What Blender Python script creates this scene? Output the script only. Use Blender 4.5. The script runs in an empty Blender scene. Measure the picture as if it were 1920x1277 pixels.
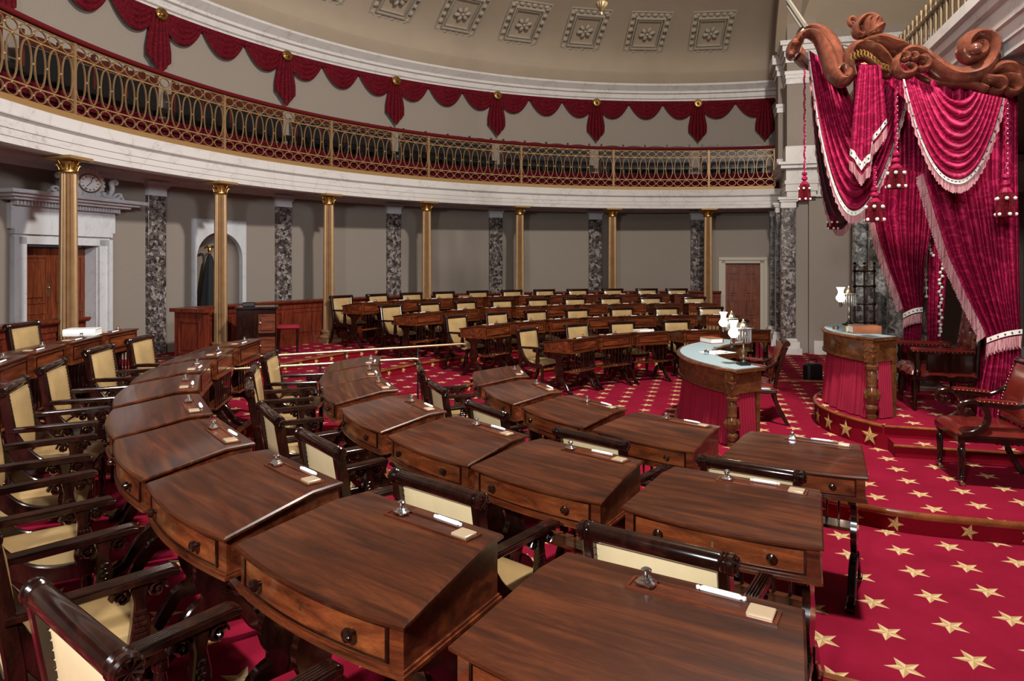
import bpy, math, random
from mathutils import Vector, Matrix
random.seed(7)
S = bpy.context.scene
PI = math.pi
sin, cos = math.sin, math.cos
rad = math.radians

# ------------------------------------------------------------------ camera, world, lights, exposure
HZ = 491.4            # eye-level line of the photograph
EYE = 2.05
cd = bpy.data.cameras.new('camera'); cam = bpy.data.objects.new('camera', cd); S.collection.objects.link(cam)
cam.location = (0, 0, EYE); cam.rotation_euler = (PI/2, 0, 0)
cd.sensor_width = 36; cd.lens = 24.0; cd.shift_y = -(638.5-HZ)/1920; cd.clip_start = 0.05; cd.clip_end = 200
S.camera = cam
wd = bpy.data.worlds.new('world'); S.world = wd; wd.use_nodes = True
wd.node_tree.nodes['Background'].inputs[0].default_value = (0.80, 0.84, 1.0, 1)
wd.node_tree.nodes['Background'].inputs[1].default_value = 0.035
S.view_settings.view_transform = 'Standard'; S.view_settings.look = 'None'
S.view_settings.gamma = 1; S.view_settings.exposure = 0.0; S.view_settings.use_curve_mapping = False

def light(name, kind, loc, power, size, col=(1, 1, 1), aim=None, spread=None):
    ld = bpy.data.lights.new(name, kind); ld.energy = power; ld.color = col
    if kind == 'AREA': ld.size = size
    else: ld.shadow_soft_size = size
    if spread and kind == 'AREA': ld.spread = rad(spread)
    if kind == 'SPOT': ld.spot_size = rad(spread or 60); ld.spot_blend = .5
    o = bpy.data.objects.new(name, ld); S.collection.objects.link(o); o.location = loc
    if aim: o.rotation_euler = (Vector(aim)-Vector(loc)).to_track_quat('-Z', 'Y').to_euler()
    return o
light('key_light', 'AREA', (2.6, 4.4, 8.3), 1250, 0.5, (1.0, .95, .88), aim=(-1.5, 12.5, 1.5))
light('fill_light', 'AREA', (-1.9, -1.9, 4.0), 430, .5, (.94, .97, 1.0), aim=(0.2, 4.5, .4))
light('dais_light', 'SPOT', (0.2, -1.0, 4.9), 1350, 0.2, (1.0, .975, .96), aim=(4.55, 6.7, 3.1), spread=36)
light('dome_light', 'AREA', (4.2, 8.2, 5.0), 110, 1.5, (1.0, .88, .72), aim=(2.5, 11.5, 9))  # added uplight for the dome, which the key faces away from
light('west_light', 'AREA', (1.0, 3.2, 4.4), 110, .8, (.88, .93, 1.0), aim=(-6.5, 11, 1.8), spread=110)  # added fill towards the clock door, no lamp of the room

# ------------------------------------------------------------------ coordinates of the place
TH = rad(-74.04)
U = Vector((sin(TH), cos(TH), 0))            # from the dais towards the clock door
L = Vector((sin(TH+PI/2), cos(TH+PI/2), 0))  # along the flat wall, away from the camera
CC = Vector((4.12, 7.646, 0))                # centre of the curved wall and gallery
CR = Vector((4.03, 7.97, 0))                 # centre of the desk rows and dais
def P(s, l, z=0): v = CR+U*s+L*l; return Vector((v.x, v.y, z))
def AR(phi, R, z=0, c=CC):
    a = TH+rad(phi); return Vector((c.x+R*sin(a), c.y+R*cos(a), z))
def W(px, py, D): return Vector(((px-960)/1280*D, D, EYE-(py-HZ)/1280*D))

# ------------------------------------------------------------------ mesh builder
class MB:
    def __init__(s): s.v = []; s.f = []; s.m = []; s.M = None; s.mi = 0; s.fs = []
    def add(s, vs, fs, smooth=True):
        o = len(s.v)
        for p in vs:
            p = Vector(p); s.v.append(tuple(s.M @ p) if s.M else tuple(p))
        for f in fs: s.f.append([i+o for i in f]); s.m.append(s.mi); s.fs.append(smooth)
    def box(s, c, d, rz=0, taper=1):
        x, y, z = d[0]/2, d[1]/2, d[2]/2; R = Matrix.Rotation(rz, 3, 'Z'); c = Vector(c)
        vs = [c+R @ Vector((sx*x*(taper if sz < 0 else 1), sy*y*(taper if sz < 0 else 1), sz*z)) for sz in (-1, 1) for sx, sy in ((-1,-1),(1,-1),(1,1),(-1,1))]
        s.add(vs, [(0,3,2,1),(4,5,6,7),(0,1,5,4),(1,2,6,5),(2,3,7,6),(3,0,4,7)], False); return s
    def bbox(s, c, d, b=.006, rz=0):          # bevelled box
        x, y, z = d[0]/2, d[1]/2, d[2]/2; R = Matrix.Rotation(rz, 3, 'Z'); c = Vector(c); b = min(b, x*.9, y*.9, z*.9)
        def ring(ex, ey, zz):
            k = b*.0
            return [c+R @ Vector(q) for q in ((-ex+b,-ey,zz),(ex-b,-ey,zz),(ex,-ey+b,zz),(ex,ey-b,zz),(ex-b,ey,zz),(-ex+b,ey,zz),(-ex,ey-b,zz),(-ex,-ey+b,zz))]
        rs = [ring(x-b, y-b, -z), ring(x, y, -z+b), ring(x, y, z-b), ring(x-b, y-b, z)]
        s.loft(rs, True); return s
    def loft(s, rings, caps=False, closed=True, smooth=True):
        n = len(rings[0]); vs = [p for r in rings for p in r]; fs = []
        for i in range(len(rings)-1):
            for j in range(n if closed else n-1):
                k = (j+1) % n; fs.append((i*n+j, i*n+k, (i+1)*n+k, (i+1)*n+j))
        if caps: fs.append(tuple(range(n-1, -1, -1))); fs.append(tuple(range((len(rings)-1)*n, len(rings)*n)))
        s.add(vs, fs, smooth); return s
    def grid(s, nu, nv, fn):
        vs = [fn(i/nu, j/nv) for j in range(nv+1) for i in range(nu+1)]
        s.add(vs, [(j*(nu+1)+i, j*(nu+1)+i+1, (j+1)*(nu+1)+i+1, (j+1)*(nu+1)+i) for j in range(nv) for i in range(nu)]); return s
    def lathe(s, prof, c=(0,0,0), n=16, axis='z', M=None, flute=0, nf=0):
        c = Vector(c); rings = []
        for r, h in prof:
            ring = []
            for k in range(n):
                a = 2*PI*k/n; rr = r*(1-flute*(.5+.5*cos(nf*a))) if nf else r
                q = Vector((rr*cos(a), rr*sin(a), h))
                if axis == 'x': q = Vector((q.z, q.x, q.y))
                if axis == 'y': q = Vector((q.y, q.z, q.x))
                if M: q = M @ q
                ring.append(c+q)
            rings.append(ring)
        s.loft(rings, True); return s
    def tube(s, pts, r, n=8, side=None, d=None, caps=True, closed=False, ridge=0):
        pts = [Vector(p) for p in pts]; m = len(pts); rs = r if isinstance(r, (list, tuple)) else [r]*m
        ds = d if isinstance(d, (list, tuple)) else [d]*m
        rings = []; N = None
        for i, p in enumerate(pts):
            a = pts[(i-1) % m] if (closed or i) else p; b = pts[(i+1) % m] if (closed or i < m-1) else p
            t = (b-a).normalized()
            if side is not None: B = Vector(side).normalized(); N = t.cross(B).normalized(); 
            else:
                if N is None: N = t.orthogonal().normalized()
                N = (N-t*N.dot(t)).normalized(); B = t.cross(N)
            dd = ds[i] if ds[i] is not None else rs[i]
            ring = []
            for k in range(n):
                an = 2*PI*(k+.5)/n; q = 1+ridge*cos(4*an) if ridge else 1
                ring.append(p+N*rs[i]*cos(an)*q+B*dd*sin(an)*q)
            rings.append(ring)
        if closed: rings.append(rings[0]); s.loft(rings)
        else: s.loft(rings, caps)
        return s
    def plank(s, pts, w, th, side):       # rectangular section along a path; side = thickness direction
        pts = [Vector(p) for p in pts]; m = len(pts); ws = w if isinstance(w, (list, tuple)) else [w]*m; B = Vector(side).normalized(); rings = []
        for i, p in enumerate(pts):
            t = (pts[min(i+1, m-1)]-pts[max(i-1, 0)]).normalized(); N = t.cross(B).normalized(); h = ws[i]/2; e = th/2; b = min(h, e)*.3
            rings.append([p+N*x+B*y for x, y in ((-h+b,-e),(h-b,-e),(h,-e+b),(h,e-b),(h-b,e),(-h+b,e),(-h,e-b),(-h,-e+b))])
        s.loft(rings, True); return s
    def extrude(s, poly, vec, M=None):        # closed 3-D polygon extruded
        n = len(poly); vec = Vector(vec); a = [Vector(p) for p in poly]; b = [p+vec for p in a]
        s.add(a+b, [(i, (i+1) % n, n+(i+1) % n, n+i) for i in range(n)]+[tuple(range(n-1, -1, -1)), tuple(range(n, 2*n))], False); return s
    def arc(s, prof, a0, a1, n=48, c=CC, closed=True, caps=True):   # (R, z) profile swept about a centre
        rings = [[AR(a0+(a1-a0)*i/n, R, z, c) for R, z in prof] for i in range(n+1)]
        s.loft(rings, caps and closed, closed); return s
    def arcbox(s, a0, a1, R0, R1, z0, z1, n=48, c=CC): return s.arc([(R0,z0),(R1,z0),(R1,z1),(R0,z1)], a0, a1, n, c)
    def ball(s, c, r, n=8, sc=(1,1,1)):
        c = Vector(c); k = n//2
        rings = [[c+Vector((r*sc[0]*sin(PI*i/k)*cos(2*PI*j/n), r*sc[1]*sin(PI*i/k)*sin(2*PI*j/n), r*sc[2]*cos(PI*i/k))) for j in range(n)] for i in range(k+1)]
        s.loft(rings); return s
    def build(s, name, mats, parent=None, sharp=32, loc=None, rz=0, label=None):
        me = bpy.data.meshes.new(name); me.from_pydata(s.v, [], s.f)
        for m in (mats if isinstance(mats, (list, tuple)) else [mats]): me.materials.append(m)
        for i, p in enumerate(me.polygons): p.material_index = s.m[i]; p.use_smooth = True
        me.validate(); me.update(); me.set_sharp_from_angle(angle=rad(sharp))
        o = bpy.data.objects.new(name, me); S.collection.objects.link(o)
        if parent: o.parent = parent
        if loc is not None: o.location = loc
        o.rotation_euler.z = rz
        if label: o['label'] = label
        return o
def empty(name, loc=(0,0,0), rz=0, label=None, cat=None, group=None):
    o = bpy.data.objects.new(name, None); o.empty_display_size = .1; S.collection.objects.link(o); o.location = loc; o.rotation_euler.z = rz
    tag(o, label, cat, group); return o
def tag(o, label=None, cat=None, group=None, kind=None):
    if label: o['label'] = label
    if cat: o['category'] = cat
    if group: o['group'] = group
    if kind: o['kind'] = kind
    return o
def centred(mb, name, mats, base, **k):       # world-space mesh whose origin is moved to base
    base = Vector(base); mb.v = [tuple(Vector(v)-base) for v in mb.v]
    o = mb.build(name, mats, **k); o.location = base; return o
CH = {}
def reg(o):
    for c in bpy.data.objects:
        if c.parent: CH.setdefault(c.parent.name, [])
def kids(o): return [c for c in bpy.data.objects if c.parent == o]
def proto_tree(o): return (o, [proto_tree(c) for c in kids(o)])
def copy_tree(t, parent=None):
    o, ch = t; c = o.copy(); S.collection.objects.link(c)
    if parent: c.parent = parent; c.matrix_parent_inverse = Matrix()
    for q in ch: copy_tree(q, c)
    return c
def spline(pts, n=6):                         # Catmull-Rom through tuples of any length
    out = []; m = len(pts)
    for i in range(m-1):
        p0, p1, p2, p3 = pts[max(i-1, 0)], pts[i], pts[i+1], pts[min(i+2, m-1)]
        for k in range(n):
            t = k/n; out.append(tuple(.5*((2*b)+(-a+c)*t+(2*a-5*b+4*c-d)*t*t+(-a+3*b-3*c+d)*t**3) for a, b, c, d in zip(p0, p1, p2, p3)))
    out.append(tuple(pts[-1])); return out
def fold(x): return 2*abs(sin(PI*x))**.7-1
def lerp(a, b, t): return a+(b-a)*t
def pl(x, tab):                               # piecewise linear table
    if x <= tab[0][0]: return tab[0][1]
    for (a, b), (c, d) in zip(tab, tab[1:]):
        if x <= c: return b+(d-b)*(x-a)/(c-a)
    return tab[-1][1]

# ------------------------------------------------------------------ materials
class NT:
    def __init__(s, name):
        s.mat = bpy.data.materials.new(name); s.mat.use_nodes = True; s.t = s.mat.node_tree; s.b = s.t.nodes['Principled BSDF']
    def n(s, typ, **kw):
        o = s.t.nodes.new(typ)
        for k, v in kw.items():
            if k.startswith('i_'): o.inputs[k[2:].replace('_', ' ')].default_value = v
            else: setattr(o, k, v)
        return o
    def l(s, a, b): s.t.links.new(a, b)
    def math(s, op, a, b=None, c=None):
        o = s.t.nodes.new('ShaderNodeMath'); o.operation = op
        for i, x in enumerate((a, b, c)):
            if x is None: continue
            if isinstance(x, (int, float)): o.inputs[i].default_value = x
            else: s.l(x, o.inputs[i])
        return o.outputs[0]
    def ramp(s, fac, stops, const=False):
        r = s.t.nodes.new('ShaderNodeValToRGB'); e = r.color_ramp.elements
        if const: r.color_ramp.interpolation = 'CONSTANT'
        while len(e) < len(stops): e.new(.5)
        for k, (p, c) in enumerate(stops): e[k].position = p; e[k].color = (*c, 1)
        s.l(fac, r.inputs[0]); return r.outputs[0]
    def bump(s, h, st=.3, dist=.01):
        b = s.n('ShaderNodeBump', i_Strength=st, i_Distance=dist); s.l(h, b.inputs['Height']); s.l(b.outputs[0], s.b.inputs['Normal'])
    def coords(s, scale=(1,1,1), rnd=True, world=False):
        tc = s.n('ShaderNodeNewGeometry').outputs['Position'] if world else s.n('ShaderNodeTexCoord').outputs['Object']
        m = s.n('ShaderNodeMapping'); m.inputs['Scale'].default_value = scale; s.l(tc, m.inputs[0])
        if rnd:
            oi = s.n('ShaderNodeObjectInfo'); v = s.math('MULTIPLY', oi.outputs['Random'], 37.0)
            s.l(v, m.inputs['Location'])
        return m.outputs[0]
    def set(s, col=None, rough=.5, metal=0, spec=.5, coat=0):
        if col: s.b.inputs['Base Color'].default_value = (*col, 1)
        s.b.inputs['Roughness'].default_value = rough; s.b.inputs['Metallic'].default_value = metal
        s.b.inputs['Specular IOR Level'].default_value = spec; s.b.inputs['Coat Weight'].default_value = coat
        s.b.inputs['Coat Roughness'].default_value = .08
        return s
def noise(nt, vec, sc, det=4, rough=.6, dist=0):
    n = nt.n('ShaderNodeTexNoise', i_Scale=sc, i_Detail=det, i_Roughness=rough, i_Distortion=dist); nt.l(vec, n.inputs['Vector']); return n.outputs['Fac']
def simple(name, col, rough=.5, metal=0, spec=.5, coat=0, var=0, nsc=8, bump=0):
    t = NT(name).set(col, rough, metal, spec, coat)
    if var or bump:
        f = noise(t, t.coords(), nsc)
        if var: t.l(t.ramp(f, [(.3, tuple(c*(1-var) for c in col)), (.7, tuple(min(1, c*(1+var)) for c in col))]), t.b.inputs['Base Color'])
        if bump: t.bump(f, bump)
    return t.mat
def wood(name, dark, mid, lite, rough=.25, scale=(1.2, 14, 14), coat=.3, spec=.5):
    t = NT(name).set(None, rough, 0, spec, coat)
    v = t.coords(scale); f = noise(t, v, 2.2, 6, .62, .6)
    v2 = t.coords(tuple(k*9 for k in scale)); g = noise(t, v2, 4, 3, .6)
    h = t.math('ADD', t.math('MULTIPLY', f, .8), t.math('MULTIPLY', g, .2))
    t.l(t.ramp(h, [(.34, dark), (.5, mid), (.66, lite)]), t.b.inputs['Base Color'])
    t.bump(g, .04, .002); return t.mat
M = {}
M['lid'] = wood('mahogany_lid', (.019, .0038, .0013), (.055, .0118, .0034), (.118, .029, .0078), .33, (.8, 9, 9), .35, .3)
M['box'] = wood('mahogany_box', (.030, .0065, .0026), (.10, .021, .007), (.22, .052, .014), .3, (1.1, 7, 9), .3, .35)
M['dark'] = wood('mahogany_dark', (.005, .0013, .0009), (.013, .0033, .002), (.032, .008, .004), .16, (6, 6, 2), .4, .5)
M['drawer'] = wood('lit_drawer_mahogany', (.05, .011, .004), (.15, .034, .010), (.28, .070, .019), .3, (1.5, 9, 9), .3, .35)  # brighter copy of the case wood; light on drawer fronts is in the colour
M['panel'] = wood('mahogany_panelling', (.055, .009, .005), (.12, .02, .009), (.19, .036, .015), .33, (8, 8, 1.2), .15, .4)
M['door'] = wood('mahogany_door', (.07, .015, .006), (.15, .034, .012), (.24, .062, .022), .35, (9, 9, 1.0), .1, .4)
M['carved'] = wood('carved_mahogany', (.075, .020, .011), (.14, .040, .022), (.21, .068, .038), .24, (3, 3, 3), .4, .5)
M['walnut'] = wood('burl_walnut', (.055, .018, .006), (.105, .036, .012), (.175, .066, .022), .22, (5, 5, 9), .3, .45)
M['leather'] = simple('tan_leather', (.40, .265, .115), .34, 0, .5, .25, .16, 5, .05)
M['leather_back'] = simple('cream_leather', (.74, .59, .33), .55, 0, .3, 0, .08, 5)  # paler than the seat leather, light on the back pads put into the colour
M['red_leather'] = simple('oxblood_leather', (.135, .012, .008), .25, 0, .6, .4, .25, 6, .05)
M['gold'] = simple('gilt_bronze', (.42, .24, .075), .33, 1, .5, 0, .15, 10)
M['gold_paint'] = simple('bronze_paint', (.30, .175, .080), .42, .45, .5, 0, .12, 8)
M['gold_flat'] = simple('ochre_gilding', (.33, .19, .07), .5, .35, .5)
M['brass'] = simple('brass', (.42, .32, .18), .42, 1)
M['pewter'] = simple('aged_brass', (.34, .30, .23), .3, .9)
M['nail'] = simple('brass_nail', (.75, .6, .35), .3, .9)
M['silver'] = simple('silver', (.8, .82, .85), .12, 1)
M['white'] = simple('white_porcelain', (.9, .89, .86), .3)
M['paper'] = simple('paper', (.86, .84, .78), .7)
M['card'] = simple('brass_plate', (.75, .56, .36), .3, .5)
M['black'] = simple('black_iron', (.006, .006, .007), .35, .0, .5)
M['drape_black'] = simple('black_cloth', (.004, .004, .006), .8)
M['blue'] = simple('blue_baize', (.27, .35, .38), .85, 0, .1, 0, .05, 30)
M['glass_w'] = simple('milk_glass', (.9, .88, .84), .3)
M['book'] = simple('brown_calf_binding', (.30, .10, .04), .4, 0, .5, .1, .2, 9)
M['seatred'] = simple('red_cushion_cloth', (.25, .005, .015), .8)
M['ceil'] = simple('beige_plaster', (.35, .28, .205), .85, 0, .2, 0, .04, 2)
M['coffer'] = simple('grey_plaster_relief', (.335, .29, .225), .85, 0, .2, 0, .05, 8)
M['skirt'] = simple('crimson_cloth', (.25, .005, .026), .75, 0, .25, 0, .1, 5)
M['galred'] = simple('red_gallery_cloth', (.06, .0015, .006), .9, 0, .1)
M['railred'] = simple('red_velvet_rail', (.085, .003, .005), .8, 0, .15)
M['glassfrost'] = simple('clear_prism_glass', (.42, .44, .46), .1, .5, .8, 0, .6, 60)
t = NT('shade_glow'); t.set((.8, .76, .68), .4); t.b.inputs['Emission Color'].default_value = (1, .86, .62, 1); t.b.inputs['Emission Strength'].default_value = 9; M['glow'] = t.mat
t = NT('ink_glass').set((.9, .92, .95), .05, 0, .6); t.b.inputs['Transmission Weight'].default_value = .85; t.b.inputs['IOR'].default_value = 1.3; M['glass'] = t.mat
def marble(name, base, vein, sc=1.2):
    t = NT(name).set(None, .38, 0, .4); v = t.coords((1, 1, 1), False, True)
    f = noise(t, v, sc*1.0, 5, .5, 1.4); g = noise(t, v, sc*14, 4, .6)
    h = t.math('ABSOLUTE', t.math('SUBTRACT', f, .5)); h2 = t.math('ADD', h, t.math('MULTIPLY', g, .05))
    t.l(t.ramp(h2, [(.022, vein), (.034, tuple(lerp(a, b, .8) for a, b in zip(vein, base))), (.10, base)]), t.b.inputs['Base Color']); return t.mat
M['marble'] = marble('white_marble', (.57, .535, .505), (.43, .385, .355))
M['door_marble'] = marble('pale_grey_marble', (.60, .61, .62), (.47, .47, .49), 1.5)
def breccia(name, cols, sc=13):
    t = NT(name).set(None, .25, 0, .5, .2); v = t.coords((1, 1, 1), False, True)
    n = t.n('ShaderNodeTexNoise', i_Scale=7.0, i_Detail=3.0); t.l(v, n.inputs['Vector'])
    mx = t.n('ShaderNodeMixRGB', i_Fac=.05); t.l(v, mx.inputs[1]); t.l(n.outputs['Color'], mx.inputs[2])
    vo = t.n('ShaderNodeTexVoronoi', i_Scale=sc); t.l(mx.outputs[0], vo.inputs['Vector'])
    vo2 = t.n('ShaderNodeTexVoronoi', i_Scale=sc*3.1); t.l(mx.outputs[0], vo2.inputs['Vector'])
    sp = t.n('ShaderNodeSeparateColor'); t.l(vo.outputs['Color'], sp.inputs[0])
    sp2 = t.n('ShaderNodeSeparateColor'); t.l(vo2.outputs['Color'], sp2.inputs[0])
    f = t.math('ADD', t.math('MULTIPLY', sp.outputs[0], .6), t.math('MULTIPLY', sp2.outputs[1], .4))
    t.l(t.ramp(f, [(0.15, cols[0]), (.38, cols[1]), (.58, cols[2]), (.82, cols[3])]), t.b.inputs['Base Color']); return t.mat
M['breccia'] = breccia('potomac_breccia', [(.022, .017, .016), (.07, .052, .048), (.125, .10, .092), (.34, .30, .27)], 16)
M['breccia_blue'] = breccia('grey_breccia', [(.04, .045, .05), (.12, .125, .13), (.20, .205, .20), (.42, .42, .40)], 9)
t = NT('wall_paint').set(None, .8, 0, .2); f = noise(t, t.coords((1, 1, 1), False, True), 90, 2)
t.l(t.ramp(f, [(.35, (.238, .197, .163)), (.65, (.27, .226, .190))]), t.b.inputs['Base Color']); M['wall'] = t.mat
# damask velvet
def damask(name, a, b, rough=.55, flat=1.0):
    t = NT(name).set(None, rough, 0, .15); v = t.coords((1, flat, 1), False)
    n = t.n('ShaderNodeTexNoise', i_Scale=4.0, i_Detail=2.0); t.l(v, n.inputs['Vector'])
    mx = t.n('ShaderNodeMixRGB', i_Fac=.15); t.l(v, mx.inputs[1]); t.l(n.outputs['Color'], mx.inputs[2])
    vo = t.n('ShaderNodeTexVoronoi', i_Scale=11.0, feature='SMOOTH_F1'); t.l(mx.outputs[0], vo.inputs['Vector'])
    w = t.math('SINE', t.math('MULTIPLY', vo.outputs['Distance'], 28.0))
    c = t.ramp(w, [(.35, a), (.6, b)]); t.l(c, t.b.inputs['Base Color'])
    g = noise(t, v, 120, 2); t.bump(g, .15, .003); return t.mat
M['damask'] = damask('crimson_damask', (.20, .004, .030), (.33, .011, .062), .5, .08)
M['drape'] = damask('wall_drape_velvet', (.072, .001, .005), (.125, .002, .008), .8)
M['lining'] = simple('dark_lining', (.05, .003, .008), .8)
t = NT('silk_fringe').set(None, .6, 0, .3); v = t.coords((160, 160, 4), False); f = noise(t, v, 1.0, 2)
t.l(t.ramp(f, [(.35, (.22, .03, .05)), (.6, (.50, .28, .28))]), t.b.inputs['Base Color']); M['fringe'] = t.mat
M['band'] = simple('white_braid', (.70, .67, .60), .7)
M['star_d'] = simple('dark_star_mark', (.03, .004, .006), .7)
# carpet with woven five-pointed stars in a quincunx
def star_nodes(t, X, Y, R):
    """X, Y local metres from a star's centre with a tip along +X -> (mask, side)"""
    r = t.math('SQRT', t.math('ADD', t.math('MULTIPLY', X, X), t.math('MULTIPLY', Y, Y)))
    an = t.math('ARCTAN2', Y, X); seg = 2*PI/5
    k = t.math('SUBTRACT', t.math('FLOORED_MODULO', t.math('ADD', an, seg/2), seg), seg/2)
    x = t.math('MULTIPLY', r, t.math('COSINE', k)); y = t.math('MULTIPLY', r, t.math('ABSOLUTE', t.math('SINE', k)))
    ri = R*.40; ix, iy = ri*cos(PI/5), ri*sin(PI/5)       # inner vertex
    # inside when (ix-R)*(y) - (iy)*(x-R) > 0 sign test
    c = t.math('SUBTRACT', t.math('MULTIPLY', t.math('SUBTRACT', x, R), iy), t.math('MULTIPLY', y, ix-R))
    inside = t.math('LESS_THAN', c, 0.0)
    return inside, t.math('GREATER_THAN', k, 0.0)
t = NT('star_carpet').set(None, .95, 0, .1)
geo = t.n('ShaderNodeNewGeometry').outputs['Position']; mp = t.n('ShaderNodeMapping', vector_type='TEXTURE')
anchor = CR+U*.366+L*(-3.0)
mp.inputs['Location'].default_value = (anchor.x, anchor.y, 0); mp.inputs['Rotation'].default_value = (0, 0, math.atan2(U.y, U.x)); t.l(geo, mp.inputs[0])
sp = t.n('ShaderNodeSeparateXYZ'); t.l(mp.outputs[0], sp.inputs[0])
PX, PY = .358, .348
def cell(v, p, off): return t.math('MULTIPLY', t.math('SUBTRACT', t.math('FRACT', t.math('ADD', t.math('DIVIDE', v, p), .5+off)), .5), p)
X2 = PX*2
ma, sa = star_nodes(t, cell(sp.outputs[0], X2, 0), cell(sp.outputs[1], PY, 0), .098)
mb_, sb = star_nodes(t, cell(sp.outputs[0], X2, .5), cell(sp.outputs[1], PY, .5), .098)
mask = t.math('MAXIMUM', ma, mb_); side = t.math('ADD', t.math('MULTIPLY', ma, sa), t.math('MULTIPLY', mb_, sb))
f = noise(t, geo, 2.5, 5); g = noise(t, geo, 260, 2)
red = t.ramp(t.math('ADD', t.math('MULTIPLY', f, .5), t.math('MULTIPLY', g, .5)), [(.35, (.19, .0035, .018)), (.65, (.29, .008, .034))])
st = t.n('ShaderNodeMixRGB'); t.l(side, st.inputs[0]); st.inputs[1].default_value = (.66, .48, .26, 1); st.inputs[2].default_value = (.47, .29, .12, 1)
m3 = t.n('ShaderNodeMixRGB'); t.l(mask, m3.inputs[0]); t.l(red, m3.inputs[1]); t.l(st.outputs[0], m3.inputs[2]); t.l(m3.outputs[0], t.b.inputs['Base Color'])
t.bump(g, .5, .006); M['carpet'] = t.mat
M['carpet_plain'] = simple('red_carpet_riser', (.20, .003, .012), .95, 0, .1, 0, .15, 60)
M['star_l'] = simple('gold_star_light', (.62, .43, .16), .9, 0, .1); M['star_s'] = simple('gold_star_dark', (.42, .26, .085), .9, 0, .1)  # two woven tones, one for each half of a star point
M['bronze'] = simple('dark_bronze', (.09, .055, .025), .45, .4)
M['rod'] = simple('painted_rod', (.10, .085, .065), .8)
M['settee'] = wood('settee_mahogany', (.03, .004, .003), (.06, .008, .005), (.09, .014, .008), .35, (6, 6, 2))
M['nosing'] = wood('stair_nosing', (.13, .035, .010), (.22, .065, .018), (.32, .11, .03), .25, (2, 2, 2), .3)

# ------------------------------------------------------------------ floor, tiers, dais
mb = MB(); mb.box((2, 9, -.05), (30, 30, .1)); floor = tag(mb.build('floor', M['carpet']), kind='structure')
def plain_sides(o):
    o.data.materials.append(M['carpet_plain'])
    for p in o.data.polygons:
        if abs(p.normal.z) < .5 and p.material_index == 0: p.material_index = len(o.data.materials)-1
    return o
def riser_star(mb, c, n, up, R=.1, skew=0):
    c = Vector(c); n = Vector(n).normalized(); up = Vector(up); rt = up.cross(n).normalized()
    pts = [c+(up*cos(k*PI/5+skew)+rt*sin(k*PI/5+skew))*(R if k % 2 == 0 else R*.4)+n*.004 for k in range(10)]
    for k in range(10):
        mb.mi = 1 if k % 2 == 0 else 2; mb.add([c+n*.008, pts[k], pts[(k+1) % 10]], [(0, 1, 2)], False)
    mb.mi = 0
TIER = [(.14, 5.46), (.28, 6.96), (.42, 8.3)]
for z, R in TIER:
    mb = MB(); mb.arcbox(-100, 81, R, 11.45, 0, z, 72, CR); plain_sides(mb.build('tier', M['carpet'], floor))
    mb = MB()
    for k in range(34):
        a = -48+3.9*k*5.46/R
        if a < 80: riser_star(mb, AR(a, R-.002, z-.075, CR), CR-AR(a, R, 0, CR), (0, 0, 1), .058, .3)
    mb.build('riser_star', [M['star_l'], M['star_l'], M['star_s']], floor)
    mb = MB(); mb.arc([(R-.025, z-.03), (R-.03, z-.015), (R-.02, z+.002), (R+.03, z+.004), (R+.03, z-.03)], -100, 81, 72, CR); mb.build('step_nosing', M['nosing'], floor)
def outline_solid(poly, z0, z1, n0=None):
    m = MB(); m.extrude([(p.x, p.y, z0) for p in poly], (0, 0, z1-z0)); return m
NE = 60
ell = [P(2.05*cos(t_), 3.0*sin(t_)) for t_ in [(-PI/2+PI*i/NE) for i in range(NE+1)]]
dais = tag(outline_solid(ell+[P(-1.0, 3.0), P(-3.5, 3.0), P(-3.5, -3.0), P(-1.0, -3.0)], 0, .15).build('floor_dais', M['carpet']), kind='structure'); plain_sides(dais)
mb = MB(); mb.add([(p.x, p.y, z) for z in (0.0, .128) for p in [P(2.054*cos(t_), 3.004*sin(t_)) for t_ in [(-PI/2+PI*i/NE) for i in range(NE+1)]]], [(i, i+1, NE+2+i, NE+1+i) for i in range(NE)])
for t_ in [-1.42+.128*k for k in range(23)]:
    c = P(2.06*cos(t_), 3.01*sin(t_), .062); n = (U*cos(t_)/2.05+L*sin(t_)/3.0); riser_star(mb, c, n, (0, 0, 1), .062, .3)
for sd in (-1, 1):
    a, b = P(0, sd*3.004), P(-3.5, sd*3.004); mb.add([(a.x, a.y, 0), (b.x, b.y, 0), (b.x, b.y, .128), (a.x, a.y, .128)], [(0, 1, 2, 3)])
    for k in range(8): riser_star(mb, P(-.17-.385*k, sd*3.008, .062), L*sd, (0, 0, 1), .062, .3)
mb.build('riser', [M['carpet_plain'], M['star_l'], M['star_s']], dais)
mb = MB(); mb.tube([P(2.06*cos(t_), 3.01*sin(t_), .142) for t_ in [(-PI/2+PI*i/NE) for i in range(NE+1)]], .016, 8, d=.028, side=(0, 0, 1)); mb.tube([P(2.045*cos(t_), 2.995*sin(t_), .146) for t_ in [(-PI/2+PI*i/NE) for i in range(NE+1)]], .03, 8, d=.012, side=(0, 0, 1)); 
for sd in (-1, 1): mb.tube([P(0, sd*3.01, .142), P(-3.5, sd*3.01, .142)], .016, 8, d=.028, side=(0, 0, 1)); mb.tube([P(0, sd*2.995, .146), P(-3.5, sd*2.995, .146)], .03, 8, d=.012, side=(0, 0, 1))
mb.build('step_nosing', M['nosing'], dais)
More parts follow.
